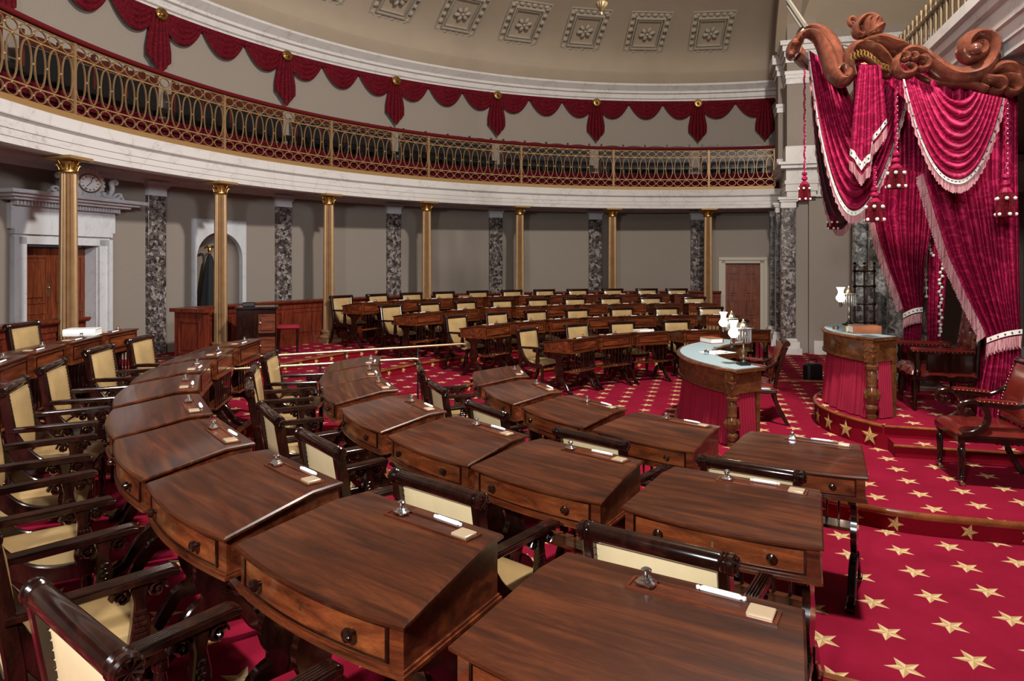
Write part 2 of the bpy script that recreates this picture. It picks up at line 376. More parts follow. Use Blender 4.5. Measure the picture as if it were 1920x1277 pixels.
# upper platform under the canopy: bowed front, side steps
ZP = .40
bow = [P(-1.03+1.47*cos(a), 1.47*sin(a)*1.0, 0) for a in [rad(-47.2+94.4*i/24) for i in range(25)]]
pl_poly = bow+[P(-3.4, 1.08), P(-3.4, -1.08)]
plat = tag(outline_solid(pl_poly, .15, ZP).build('floor_platform', M['carpet']), kind='structure'); plain_sides(plat)
mb = MB(); bow2 = [P(-1.03+1.474*cos(a), 1.474*sin(a), 0) for a in [rad(-47.2+94.4*i/24) for i in range(25)]]
mb.add([(p.x, p.y, z) for z in (.15, ZP-.03) for p in bow2], [(i, i+1, 26+i, 25+i) for i in range(24)])
for k in range(8):
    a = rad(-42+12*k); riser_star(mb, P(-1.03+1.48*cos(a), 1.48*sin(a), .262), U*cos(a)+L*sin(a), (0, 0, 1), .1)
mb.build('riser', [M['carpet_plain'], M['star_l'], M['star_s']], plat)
for sd in (-1, 1):
    mb = MB()
    if sd < 0:
        mb.box(P(-.95, sd*1.21, .15+.0625), (1.75, .3, .125), math.atan2(U.y, U.x)); 
    else: mb.box(P(-.95, sd*1.21, .15+.0625), (1.75, .3, .125), math.atan2(U.y, U.x))
    plain_sides(mb.build('step', M['carpet'], plat))
    mb = MB(); a, b = P(-.06, sd*1.365, .265), P(-1.83, sd*1.365, .265); mb.tube([a, b], .018, 8, d=.014, side=(0, 0, 1))
    a, b = P(-.04, sd*1.09, ZP-.012), P(-1.83, sd*1.09, ZP-.012); mb.tube([a, b], .018, 8, d=.014, side=(0, 0, 1)); mb.build('step_nosing', M['nosing'], plat)
mb = MB(); mb.tube([p+Vector((0, 0, ZP-.012)) for p in bow2], .022, 8, d=.018, side=(0, 0, 1)); mb.build('step_nosing', M['nosing'], plat)

# ------------------------------------------------------------------ curved wall with door and niche openings
RW = 11.33
ww = MB()
def wall_seg(a0, a1, z0, z1, n): ww.arc([(RW, z0), (RW, z1), (RW+.25, z1), (RW+.25, z0)], a0, a1, n)
DA0, DA1, DZ = -5.0, 1.25, 2.31           # clock door opening
NA0, NA1 = 10.9, 16.9                      # niche panel
RA0, RA1, RZ = 83.0, 87.6, 2.02            # side door opening
wall_seg(-62, DA0, 0, 7.3, 40); wall_seg(DA0, DA1, DZ, 7.3, 6); wall_seg(DA1, NA0, 0, 7.3, 8)
wall_seg(NA0, NA1, 2.85, 7.3, 6); wall_seg(NA1, RA0, 0, 7.3, 56); wall_seg(RA0, RA1, RZ, 7.3, 4); wall_seg(RA1, 90.5, 0, 7.3, 4)
west = tag(ww.build('wall_west', M['wall'], sharp=20), kind='structure')
# cornice above the drapery and plain band up to the dome
mb = MB(); mb.arc([(RW, 6.47), (RW-.06, 6.47), (RW-.06, 6.55), (RW-.10, 6.57), (RW-.10, 6.68), (RW-.16, 6.70), (RW-.16, 6.76), (RW-.30, 6.88), (RW-.30, 6.93), (RW, 6.95)], -62, 90.5, 90)
tag(mb.build('trim_1', M['marble']), kind='structure')
# half dome with coffers
RD, BD, ZD = 11.1, 2.5, 7.25
def dome_pt(phi, r): return AR(phi, r, ZD+BD*math.sqrt(max(0, 1-(r/RD)**2)))
mb = MB(); mb.grid(90, 22, lambda u, v: dome_pt(-75+165.3*u, RD*sin(PI/2*(1-v*.93))))
ceiling = tag(mb.build('ceiling', M['ceil'], sharp=60), kind='structure')
mb = MB(); mb.arc([(RD+.25, 6.94), (RD+.25, 7.32), (RD, 7.26), (RD+.02, 7.2)], -62, 90.5, 90); tag(mb.build('trim_2', M['ceil']), kind='structure')
def coffer_frame(phi, r):
    p = dome_pt(phi, r); a = dome_pt(phi, r+.02); b = dome_pt(phi, r-.02); up = (b-a).normalized(); tx = (dome_pt(phi+.3, r)-dome_pt(phi-.3, r)).normalized(); n = tx.cross(up).normalized()
    if n.dot(Vector((CC.x, CC.y, 3))-p) < 0: n = -n
    return p, tx, up, n
ci = 0
def coffer(p, tx, up, n, w, h, parent):
    Mx = Matrix.Translation(p) @ Matrix((( tx.x, up.x, n.x, 0), (tx.y, up.y, n.y, 0), (tx.z, up.z, n.z, 0), (0, 0, 0, 1)))
    m = MB(); m.M = Mx
    def frame(w, h, t, d0, d1):
        m.box((0, h/2-t/2, (d0+d1)/2), (w, t, d1-d0)); m.box((0, -h/2+t/2, (d0+d1)/2), (w, t, d1-d0))
        m.box((w/2-t/2, 0, (d0+d1)/2), (t, h-2*t, d1-d0)); m.box((-w/2+t/2, 0, (d0+d1)/2), (t, h-2*t, d1-d0))
    m.M = Mx @ Matrix.Translation((0, 0, .035)); frame(w, h, .03, -.08, .05); frame(w*.72, h*.72, .035, -.08, .075); frame(w*.60, h*.60, .02, -.08, .05)
    k = 6
    for i in range(k):
        q = (i+.5)/k-.5
        for x, y in ((q*w*.92, h*.425), (q*w*.92, -h*.425), (w*.425, q*h*.92), (-w*.425, q*h*.92)):
            m.ball((x, y, .015), .072 if i % 2 else .06, 8, (1.1, .9, .75)); m.tube([(x-.05, y-.05, .02), (x+.03, y-.02, .05), (x+.05, y+.05, .02)], .012, 5)
    o = m.build('coffer', M['coffer'], parent); m = MB(); Mx = Mx @ Matrix.Translation((0, 0, .045)); m.M = Mx
    for i in range(6):
        a = i*PI/3+.3; m.M = Mx @ Matrix.Rotation(a, 4, 'Z'); m.ball((.13, 0, .03), .09, 10, (1.0, .62, .5)); m.tube([(.04, 0, .05), (.1, 0, .068), (.165, 0, .035)], .008, 5)
    m.M = Mx; m.ball((0, 0, .05), .045, 10, (1, 1, .7)); m.build('flower', M['coffer'], o)
for k in range(-3, 9):
    phi = 80.2-9.25*(8-k) + (9.25 if False else 0)
    if phi > 95: continue
    coffer(*coffer_frame(phi, 10.40), 1.08, 1.42, ceiling)

# ------------------------------------------------------------------ gallery (west): slab, entablature, railings
ZG = 3.43
ZS_ = 3.58
mb = MB(); mb.arc([(9.955, ZG), (9.955, 3.51), (9.943, 3.513), (9.943, 3.60), (9.93, 3.603), (9.93, 3.71), (9.90, 3.735), (9.88, 3.745), (9.905, 3.76), (9.90, 3.765), (9.885, 3.90), (9.92, 3.91), (RW+.02, 3.91), (RW+.02, ZS_), (10.2, ZS_), (10.2, ZG)], -62, 90.3, 100)
tag(mb.build('trim_3', M['marble']), kind='structure')
mb = MB(); mb.arc([(10.21, ZS_-.012), (RW-.02, ZS_-.012), (RW-.02, ZS_-.004), (10.21, ZS_-.004)], -62, 90.3, 80, closed=True); mb.arc([(9.985, ZG-.006), (10.17, ZG-.006), (10.17, ZG-.001), (9.985, ZG-.001)], -62, 90.3, 80); tag(mb.build('trim_4', M['marble']), kind='structure')
mb = MB(); mb.arc([(RW, 3.42), (RW-.05, 3.42), (RW-.06, 3.47), (RW-.12, 3.50), (RW-.15, ZS_), (RW, ZS_)], -62, 90.3, 90); tag(mb.build('trim_5', M['door_marble']), kind='structure')
mb = MB(); mb.arcbox(-62, 90.3, 10.35, RW, 3.91, 4.18, 80); mb.arcbox(-62, 90.3, 10.30, 10.42, 4.18, 4.36, 80); tag(mb.build('trim_6', M['galred']), kind='structure')
COLA = [-8.36, 8.36, 22.58, 36.8, 51.02, 65.24, 79.46]
posts = [-25.1]+COLA+[88.75]
def bay_name(i): return ['cut by the left photo edge', 'above the clock door', 'above the arched niche', 'third bay right of clock door', 'fourth bay right of clock door', 'fifth bay right of clock door', 'sixth bay right of clock door', 'short end bay beside the corner pier'][i]
RR = 9.96
for i in range(len(posts)-1):
    a0, a1 = posts[i], posts[i+1]; am = (a0+a1)/2; base = AR(am, RR, 3.91)
    root = empty('gallery_railing', base, 0, 'gilt gallery railing of oval loops, '+bay_name(i), 'railing', 'gallery railings')
    cnt = {1: 13, 7: 7}.get(i, 11) if i else 13
    def o_(m, nm, mt): m.v = [tuple(Vector(v)-base) for v in m.v]; return m.build(nm, mt, root)
    m = MB(); m.arc([(RR-.05, 3.905), (RR+.05, 3.905), (RR+.05, 3.985), (RR-.05, 3.985)], a0, a1, 14); o_(m, 'base_rail', M['gold_flat'])
    m = MB(); m.arc([(RR-.05, 4.93), (RR-.06, 4.95), (RR-.05, 4.99), (RR, 5.005), (RR+.05, 4.99), (RR+.06, 4.95), (RR+.05, 4.93)], a0, a1, 14); o_(m, 'handrail', M['railred'])
    m = MB()
    for zz in (4.17, 4.74, 4.915): m.arc([(RR-.009, zz-.009), (RR+.009, zz-.009), (RR+.009, zz+.009), (RR-.009, zz+.009)], a0, a1, 14)
    o_(m, 'crossbar', M['gold_flat'])
    m = MB(); m.box(AR(a0, RR, 4.45), (.045, .05, .95), -(TH+rad(a0)))
    if i == len(posts)-2: m.box(AR(a1, RR, 4.45), (.045, .05, .95), -(TH+rad(a1)))
    o_(m, 'post', M['gold_paint'])
    m = MB(); da = (a1-a0)/cnt; hw = RR*rad(da)*.5*.86
    for k in range(cnt):
        ac = a0+da*(k+.5); tx = (AR(ac+1, RR)-AR(ac-1, RR)).normalized(); no = Vector((tx.y, -tx.x, 0))
        for zc, hz, wx in ((4.075, .072, hw), (4.455, .268, hw*.9), (4.828, .068, hw)):
            c = AR(ac, RR, zc); nn = 18 if hz > .2 else 12
            m.tube([c+tx*wx*cos(2*PI*q/nn)+Vector((0, 0, hz*sin(2*PI*q/nn))) for q in range(nn)], .0085, 4, side=no, d=.014, closed=True)
            e = AR(ac+da/2, RR, zc); m.ball(e, .017, 6)
            m.ball(c+Vector((0, 0, hz+.012)), .014, 6)
    o_(m, 'oval_grille', M['gold_paint'])
# gallery settees with wavy crests
for i in range(8):
    a0 = -8.0+14.44*i-14.44+.9; a1 = a0+14.44-1.8
    if i == 7: a1 = 88.0
    base = AR((a0+a1)/2, 10.85, 4.18)
    root = empty('settee', base, 0, 'dark gallery settee with wavy red crest, '+('leftmost' if i == 0 else ['', 'second', 'third', 'fourth', 'fifth', 'sixth', 'seventh', 'eighth'][i]+' from the left')+' behind the upper railing', 'settee', 'settees in the gallery')
    n = 40
    def ring(u, r0, r1, z0, z1): return [AR(lerp(a0, a1, u), r0, z0), AR(lerp(a0, a1, u), r1, z0), AR(lerp(a0, a1, u), r1, z1), AR(lerp(a0, a1, u), r0, z1)]
    m = MB(); m.loft([ring(k/n, 10.93, 10.97, 5.06, 5.16+.05*abs(sin(PI*4*k/n))) for k in range(n+1)], True)
    for k in range(5): m.box(AR(lerp(a0, a1, k/4), 10.95, 4.75), (.04, .05, .98), -(TH+rad(lerp(a0, a1, k/4))))
    m.v = [tuple(Vector(v)-base) for v in m.v]; m.build('crest_rail', M['settee'], root)
    m = MB(); m.arcbox(a0, a1, 10.55, 10.95, 4.52, 4.60, 14); m.arcbox(a0, a1, 10.93, 10.96, 4.60, 5.04, 14); m.v = [tuple(Vector(v)-base) for v in m.v]; m.build('seat', M['black'], root)
    m = MB()
    for k in range(6):
        for r_ in (10.6, 10.9): m.box(AR(lerp(a0+.4, a1-.4, k/5), r_, 4.35), (.05, .05, .34), -(TH+rad(lerp(a0, a1, k/5))))
    m.v = [tuple(Vector(v)-base) for v in m.v]; m.build('leg', M['black'], root)

# ------------------------------------------------------------------ gilt columns and breccia pilasters
def column_proto():
    root = empty('column')
    m = MB(); m.box((0, 0, .04), (.36, .36, .08)); m.lathe([(.165, .08), (.185, .11), (.165, .14), (.135, .16), (.135, .19), (.155, .21), (.155, .235), (.125, .26)], n=24); m.build('base', M['gold_paint'], root)
    m = MB(); m.lathe([(.115, .26), (.112, 1.0), (.106, 2.0), (.098, 2.80)], n=96, flute=.20, nf=16); m.build('shaft', M['gold_paint'], root)
    m = MB(); m.lathe([(.10, 2.79), (.118, 2.80), (.122, 2.815), (.118, 2.83), (.095, 2.835), (.098, 2.90), (.115, 2.945), (.145, 2.965), (.145, 2.97)], n=24)
    for k in range(8):
        a = 2*PI*k/8
        for rr, z0, z1, w in ((.102, 2.835, 2.90, .034), (.10, 2.87, 2.955, .028)):
            a2 = a+(PI/8 if z1 > 2.92 else 0)
            m.tube([(rr*cos(a2), rr*sin(a2), z0), ((rr+.008)*cos(a2), (rr+.008)*sin(a2), (z0+z1)/2), ((rr+.028)*cos(a2), (rr+.028)*sin(a2), z1), ((rr+.042)*cos(a2), (rr+.042)*sin(a2), z1-.012)], [w*.6, w*.62, w*.5, w*.3], 6, d=.010)
    m.build('capital', M['gold'], root)
    m = MB(); m.box((0, 0, 2.99), (.40, .40, .038)); m.box((0, 0, 2.966), (.34, .34, .012)); m.build('abacus', M['gold_flat'], root)
    return root
colp = column_proto(); ct = proto_tree(colp)
for i, a in enumerate(COLA):
    o = colp if i == 0 else copy_tree(ct)
    o.location = AR(a, 10.04, .42); o.rotation_euler.z = -(TH+rad(a)); o.scale = (1, 1, (ZG-.42)/3.01)
    tag(o, 'fluted gilt column under the gallery, '+['in front of the clock door, leftmost', 'in front of the arched niche', 'at the end of the mahogany parapet beside the brass rails', 'fourth from the left', 'fifth from the left', 'sixth from the left', 'rightmost, beside the plain red side door'][i], 'column', 'gilt gallery columns')
def pil_proto():
    root = empty('pilaster')
    m = MB(); m.bbox((0, -.045, 1.62), (.36, .09, 3.24), .004); m.build('shaft', M['breccia'], root)
    m = MB(); m.box((0, -.05, 3.31), (.37, .10, .14)); m.box((0, -.06, 3.40), (.42, .12, .05)); m.box((0, -.075, 3.455), (.48, .15, .06))
    for k in range(9): m.box((-.2+.05*k, -.135, 3.425), (.026, .03, .035))
    m.build('capital', M['door_marble'], root); return root
pp = pil_proto(); pt = proto_tree(pp)
PILA = [6.95+14.44*k for k in range(6)]
for i, a in enumerate(PILA):
    o = pp if i == 0 else copy_tree(pt); o.location = AR(a, RW+.01, 0); o.rotation_euler.z = -(TH+rad(a)); o.scale = (1, 1, .993)
    tag(o, 'brown and grey breccia marble pilaster on the curved wall, '+['between clock door and arched niche', 'just right of the arched niche', 'third from the left', 'fourth from the left', 'fifth from the left', 'last one before the side door'][i], 'pilaster', 'breccia wall pilasters')

# ------------------------------------------------------------------ drapery on the upper wall
def swag_mesh(m, fa, fb, sag, rows=9, cols=22, out=.10, nfold=5, drop0=.04):
    """fa/fb: (point at top left, point at top right) functions of v; out: direction vector"""
    def fn(u, v):
        a, b = fa(v), fb(v); p = a.lerp(b, u); sh = 1-abs(2*u-1)**2.1
        z = -(drop0+sag*v)*sh; fo_ = fold(v*nfold+.12*sin(u*6))*.5+.5
        return p+Vector((0, 0, z))+out*(.035+.04*fo_*(.35+.65*sh)+.03*sh)
    m.grid(cols, rows*4, fn)
for i in range(-2, 6):
    a0 = 6.95+14.44*i; a1 = a0+14.44
    if i == 5: a1 = 89.5
    root = empty('valance', AR((a0+a1)/2, RW-.05, 6.45), 0, 'crimson velvet swag valance high on the wall, '+['far left bay cut by the photo edge', 'bay above the clock door', 'bay above the arched niche', 'third bay right of the clock door', 'fourth bay along the curved wall', 'fifth bay along the curved wall', 'sixth bay along the curved wall', 'last bay ending at the corner pier'][i+2], 'valance', 'swag valances')
    nsw = 3 if i < 5 else 2
    for k in range(nsw):
        b0 = lerp(a0, a1, k/nsw); b1 = lerp(a0, a1, (k+1)/nsw); am = (b0+b1)/2; w = (b1-b0)/2
        m = MB(); out = -(AR(am, 1)-CC); out.z = 0
        swag_mesh(m, lambda v: AR(am-w*(.55+.5*v), RW-.03, 6.47-.01*v), lambda v: AR(am+w*(.55+.5*v), RW-.03, 6.47-.01*v), .42, 6, 24, out, 4)
        m.arc([(RW-.02, 6.50), (RW-.09, 6.50), (RW-.10, 6.40), (RW-.02, 6.38)], b0, b1, 6)
        m.v = [tuple(Vector(v)-root.location) for v in m.v]; m.build('swag', M['drape'], root, sharp=80)
for k in range(-1, 7):
    a = 6.95+14.44*k if k < 6 else 88.2
    base = AR(a, RW-.08, 6.4)
    pos = ['left of the clock door near the photo edge', 'first from the left', 'second from the left', 'third from the left', 'fourth from the left', 'fifth from the left', 'sixth from the left', 'rightmost beside the corner pier'][k+1]
    root = empty('jabot', base, -(TH+rad(a)), 'hanging crimson velvet tail between wall swags, '+pos, 'drapery tail', 'drapery tails on the upper wall')
    m = MB()
    def jf(u, v):
        w = lerp(.13, .25, min(1, v*1.3)); x = (u-.5)*2*w; zb = -1.06+.30*abs(2*u-1)**.9
        return Vector((x, -.05-.03*fold(u*5)*(.5+.5*v)-.03*cos((u-.5)*PI), lerp(.04, zb, v)))
    m.grid(40, 14, jf); m.build('tail', M['drape'], root, sharp=80)
    if k < 6:
        m = MB(); m.lathe([(.0, -.16), (.03, -.16), (.045, -.145), (.06, -.148), (.10, -.135), (.115, -.12), (.12, -.10), (.10, -.09)], n=24, axis='y')
        for q in range(12):
            an = 2*PI*q/12; m.ball((.085*cos(an), -.135, .085*sin(an)), .02, 6)
        for q in range(5):
            an = PI/2+2*PI*q/5; m.tube([(0, -.165, 0), (.05*cos(an), -.16, .05*sin(an))], [.014, .003], 5)
        m.build('rosette', M['gold'], root)

# ------------------------------------------------------------------ clock door
def radial(phi, R=RW, z=0): return AR(phi, R, z), -(TH+rad(phi))
DC = (DA0+DA1)/2
p0, rz = radial(DC); dw = RW*rad(DA1-DA0)
door = empty('door_1', p0, rz); tag(door, kind='structure')
def leaf(m, x0, x1, z0, z1, y=.22, rows=((.08, .30), (.36, .60), (.66, .95)), cols=2):
    m.box(((x0+x1)/2, y, (z0+z1)/2), (x1-x0, .05, z1-z0)); w = (x1-x0)/cols; h = z1-z0
    for c in range(cols):
        for r0, r1 in rows:
            cx = x0+w*(c+.5); cz = z0+h*(r0+r1)/2; pw, ph = w*.72, h*(r1-r0)
            for dx, dz, sx, sz in ((0, ph/2, pw, .02), (0, -ph/2, pw, .02), (pw/2, 0, .02, ph), (-pw/2, 0, .02, ph)): m.box((cx+dx, y-.032, cz+dz), (sx, .018, sz))
            m.bbox((cx, y-.028, cz), (pw*.72, .02, ph*.78), .008)
for x0, x1, nm in ((-dw/2, -.004, 'door_leaf'), (.004, dw/2, 'door_leaf')):
    m = MB(); leaf(m, x0, x1, .0, DZ-.03, rows=((.06, .26), (.34, .56), (.63, .93)), cols=1); lf = m.build(nm, M['door'], door)
    if x0 < -.1:
        m = MB(); m.box((-.06, .185, 1.62), (.05, .012, .2)); m.ball((-.06, .165, 1.66), .018); m.build('door_handle', M['brass'], lf)
m = MB()
for w, t_, pr in ((dw+.02, .20, .06), (dw+.32, .07, .10)):
    m.box((-w/2-t_/2+(.0), -pr/2, (DZ+.0)/2+.05), (t_, pr+.04, DZ+.1)); m.box((w/2+t_/2, -pr/2, DZ/2+.05), (t_, pr+.04, DZ+.1)); m.box((0, -pr/2, DZ+t_/2+(0 if t_ > .1 else .14)), (w+2*t_, pr+.04, t_))
m.box((-dw/2-.01, .12, DZ/2), (.03, .3, DZ)); m.box((dw/2+.01, .12, DZ/2), (.03, .3, DZ))
m.box((0, -.04, 2.70), (dw+.56, .16, .36))
for k in range(34): m.box((-.88+.0535*k, -.16, 2.885), (.03, .12, .07))
m.box((0, -.17, 2.94), (dw+.80, .3, .04)); m.box((0, -.21, 2.975), (dw+.98, .40, .035)); m.box((0, -.25, 3.02), (dw+1.14, .50, .05))
m.build('door_surround', M['door_marble'], door)
# clock on the cornice
cl = empty('clock', p0+Vector((0, 0, 3.045)), rz, 'round white clock in a carved white marble scroll cresting above the main door', 'clock')
cl.scale = (1.08, .9, .76)
cl.location += Matrix.Rotation(rz, 3, 'Z') @ Vector((0.10, -.34, 0))
m = MB(); m.lathe([(.0, 0), (.165, 0), (.17, .01)], c=(0, -.09, .27), n=40, axis='y', M=Matrix.Rotation(PI, 3, 'X').to_4x4().to_3x3()); m.build('dial', M['white'], cl)
m = MB(); m.tube([(.18*cos(a), -.10, .27+.18*sin(a)) for a in [2*PI*k/40 for k in range(40)]], .016, 8, closed=True); m.build('bezel', M['brass'], cl)
m = MB()
for k in range(12):
    a = PI/2-2*PI*k/12; c = Vector((.135*cos(a), -.105, .27+.135*sin(a))); ca = [1, 2, 3, 2, 1, 2, 3, 4, 2, 1, 2, 2][k]
    for q in range(ca):
        off = (q-(ca-1)/2)*.011; d_ = Vector((cos(a), 0, sin(a))); e_ = Vector((-sin(a), 0, cos(a))); m.tube([c-d_*.02+e_*off, c+d_*.02+e_*off], .0035, 4)
m.build('numeral', M['black'], cl)
m = MB(); m.tube([(0, -.112, .27), (-.06, -.112, .20)], .006, 4); m.tube([(0, -.125, .27), (.03, -.125, .39)], .005, 4); m.build('hand', M['black'], cl)
m = MB(); m.lathe([(.20, .0), (.24, -.03), (.25, -.08), (.22, -.09)], c=(0, 0, .27), n=32, axis='y')
for k in range(15):
    a = -.35+(PI+.7)*k/14; m.ball((.27*cos(a), -.05, .27+.27*sin(a)), .04, 8, (1, .7, 1))
for s_ in (-1, 1):
    sp_ = [(s_*x, -.06, z) for x, z in ((.22, .06), (.30, .04), (.38, .10), (.42, .22), (.40, .34), (.44, .40), (.49, .37), (.48, .32), (.455, .33))]
    m.tube(spline(sp_, 4), [.03]*33, 8, side=(0, 1, 0), d=.05)
    sp_ = [(s_*x, -.06, z) for x, z in ((.30, .03), (.42, .05), (.50, .12), (.56, .12), (.575, .06), (.54, .045), (.53, .07))]
    m.tube(spline(sp_, 4), [.026]*25, 8, side=(0, 1, 0), d=.045)
    m.ball((s_*.62, -.05, .035), .035, 8); m.ball((s_*.15, -.06, .06), .07, 8); m.ball((s_*.27, -.06, .09), .05, 8)
m.box((0, -.0, .02), (1.1, .16, .04)); m.build('cresting', M['door_marble'], cl)

# ------------------------------------------------------------------ niche with veiled obelisk
NC = (NA0+NA1)/2; p0, rz = radial(NC, RW); nw = RW*rad(NA1-NA0)
niche = empty('trim_7', p0, rz); tag(niche, kind='structure')
aw = nw*.43; zs = 2.12; zt = 2.86          # arch half width, spring, top of slab
m = MB(); n = 20; inner = [(-aw, 0)]+[(-aw*cos(PI*k/n), zs+aw*1.0*sin(PI*k/n)) for k in range(n+1)]+[(aw, 0)]
outer = [(-nw/2, 0)]+[(lerp(-nw/2, nw/2, k/n), zt) if 0 < k < n else (-nw/2 if k == 0 else nw/2, zt) for k in range(n+1)]+[(nw/2, 0)]
N = len(inner)
vs = [Vector((x, -.05, z)) for x, z in inner]+[Vector((x, -.05, z)) for x, z in outer]+[Vector((x, .06, z)) for x, z in inner]
m.add(vs, [(i, i+1, N+i+1, N+i) for i in range(N-1)]+[(i, 2*N+i, 2*N+i+1, i+1) for i in range(N-1)])
m.box((-nw/2, 0, zt/2), (.02, .1, zt)); m.box((nw/2, 0, zt/2), (.02, .1, zt)); m.box((0, 0, zt), (nw+.02, .1, .02)); m.build('niche_surround', M['door_marble'], niche)
m = MB()
def nf(u, v):
    a = PI*u
    if v < .7: return Vector((-aw*cos(a), .05+aw*.85*sin(a), zs*v/.7))
    b = (v-.7)/.3*PI/2; return Vector((-aw*cos(a)*cos(b), .05+aw*.85*sin(a)*cos(b), zs+aw*sin(b)))
m.grid(24, 20, nf); m.build('niche_shell', M['wall'], niche)
st = empty('veiled_figure', p0+Matrix.Rotation(rz, 3, 'Z') @ Vector((-.07, .18, .42)), rz, 'tall black draped cone topped by a small gilt eagle in the arched niche', 'sculpture')
m = MB(); m.lathe([(.26, 0), (.27, .25), (.22, .7), (.14, 1.3), (.06, 1.72), (.02, 1.79), (.0, 1.80)], n=40, flute=.12, nf=7); m.build('drapery', M['drape_black'], st)
m = MB(); m.ball((0, 0, 1.86), .04, 8, (1, 1, 1.5)); m.ball((-.02, 0, 1.93), .022, 8); m.lathe([(.02, 1.78), (.03, 1.80), (.02, 1.83)], n=10)
for s_ in (-1, 1): m.tube([(0, 0, 1.88), (s_*.06, 0, 1.935), (s_*.12, 0, 1.91), (s_*.15, 0, 1.885)], [.02, .03, .028, .006], 6, d=.01, side=(0, 1, 0))
m.build('eagle', M['gold'], st)

# ------------------------------------------------------------------ side door, far right of the curved wall
p0, rz = radial((RA0+RA1)/2); dw2 = RW*rad(RA1-RA0)
d2 = empty('door_2', p0, rz); tag(d2, kind='structure')
m = MB(); leaf(m, -dw2/2, dw2/2, 0, RZ, y=.1, rows=((.05, .2), (.26, .5), (.56, .80), (.84, .97)), cols=2); m.box((0, .07, RZ/2), (.012, .02, RZ)); m.build('door_leaf', M['door'], d2)
m = MB(); c2 = simple('cream_door_frame', (.46, .40, .32), .6)
for w, t_, pr in ((dw2, .12, .03), (dw2+.2, .08, .07)):
    m.box((-w/2-t_/2, -pr/2, RZ/2+.05), (t_, pr+.05, RZ+.1)); m.box((w/2+t_/2, -pr/2, RZ/2+.05), (t_, pr+.05, RZ+.1)); m.box((0, -pr/2, RZ+t_/2+(0 if t_ > .1 else .08)), (w+2*t_, pr+.05, t_))
m.build('door_surround', c2, d2)

# ------------------------------------------------------------------ mahogany parapets behind the last row
def parapet(a0, a1, label, endblock=None):
    base = AR((a0+a1)/2, 10.2, .42); root = empty('parapet', base, 0, label, 'parapet')
    def fin(m, nm, mt=M['panel']): m.v = [tuple(Vector(v)-base) for v in m.v]; return m.build(nm, mt, root)
    n = max(8, int(abs(a1-a0)/2))
    m = MB(); m.arcbox(a0, a1, 10.16, 10.24, .42, 1.24, n); m.arcbox(a0, a1, 10.13, 10.16, .42, .58, n); m.arcbox(a0, a1, 10.14, 10.16, 1.14, 1.24, n)
    k = max(1, int((a1-a0)*rad(1)*10/1.1))
    for q in range(k):
        b0 = lerp(a0, a1, (q+.12)/k); b1 = lerp(a0, a1, (q+.88)/k)
        for z0, z1 in ((.66, .68), (1.06, 1.08)): m.arcbox(b0, b1, 10.145, 10.16, z0, z1, 3)
        for b in (b0, b1): m.arcbox(b-.06, b+.06, 10.145, 10.16, .66, 1.08, 1)
    fin(m, 'panelling')
    m = MB(); m.arc([(10.09, 1.24), (10.06, 1.27), (10.06, 1.30), (10.30, 1.30), (10.30, 1.27), (10.27, 1.24)], a0, a1, n); fin(m, 'cap_rail')
    if endblock is not None:
        a = endblock; c = AR(a, 9.92, 0); r_ = -(TH+rad(a)); m = MB(); m.box((c.x, c.y, .83), (.10, .62, .82), r_)
        R_ = Matrix.Rotation(r_, 3, 'Z'); sd_ = -1
        for dy, dz, sy, sz in ((0, .26, .42, .025), (0, -.26, .42, .025), (.21, 0, .025, .52), (-.21, 0, .025, .52)):
            q = c+R_ @ Vector((-.055, dy, 0)); m.box((q.x, q.y, .83+dz), (.02, sy, sz), r_)
        q = c+R_ @ Vector((-.055, 0, 0)); m.box((q.x, q.y, .83), (.02, .30, .40), r_)
        m.box((c.x, c.y, 1.27), (.20, .74, .06), r_); fin(m, 'end_pier')
parapet(4.6, 81.4, 'long mahogany panelled parapet curving behind the far rows of desks', 4.2)
parapet(-40, -6.0, 'mahogany panelled parapet at left in front of the clock door')

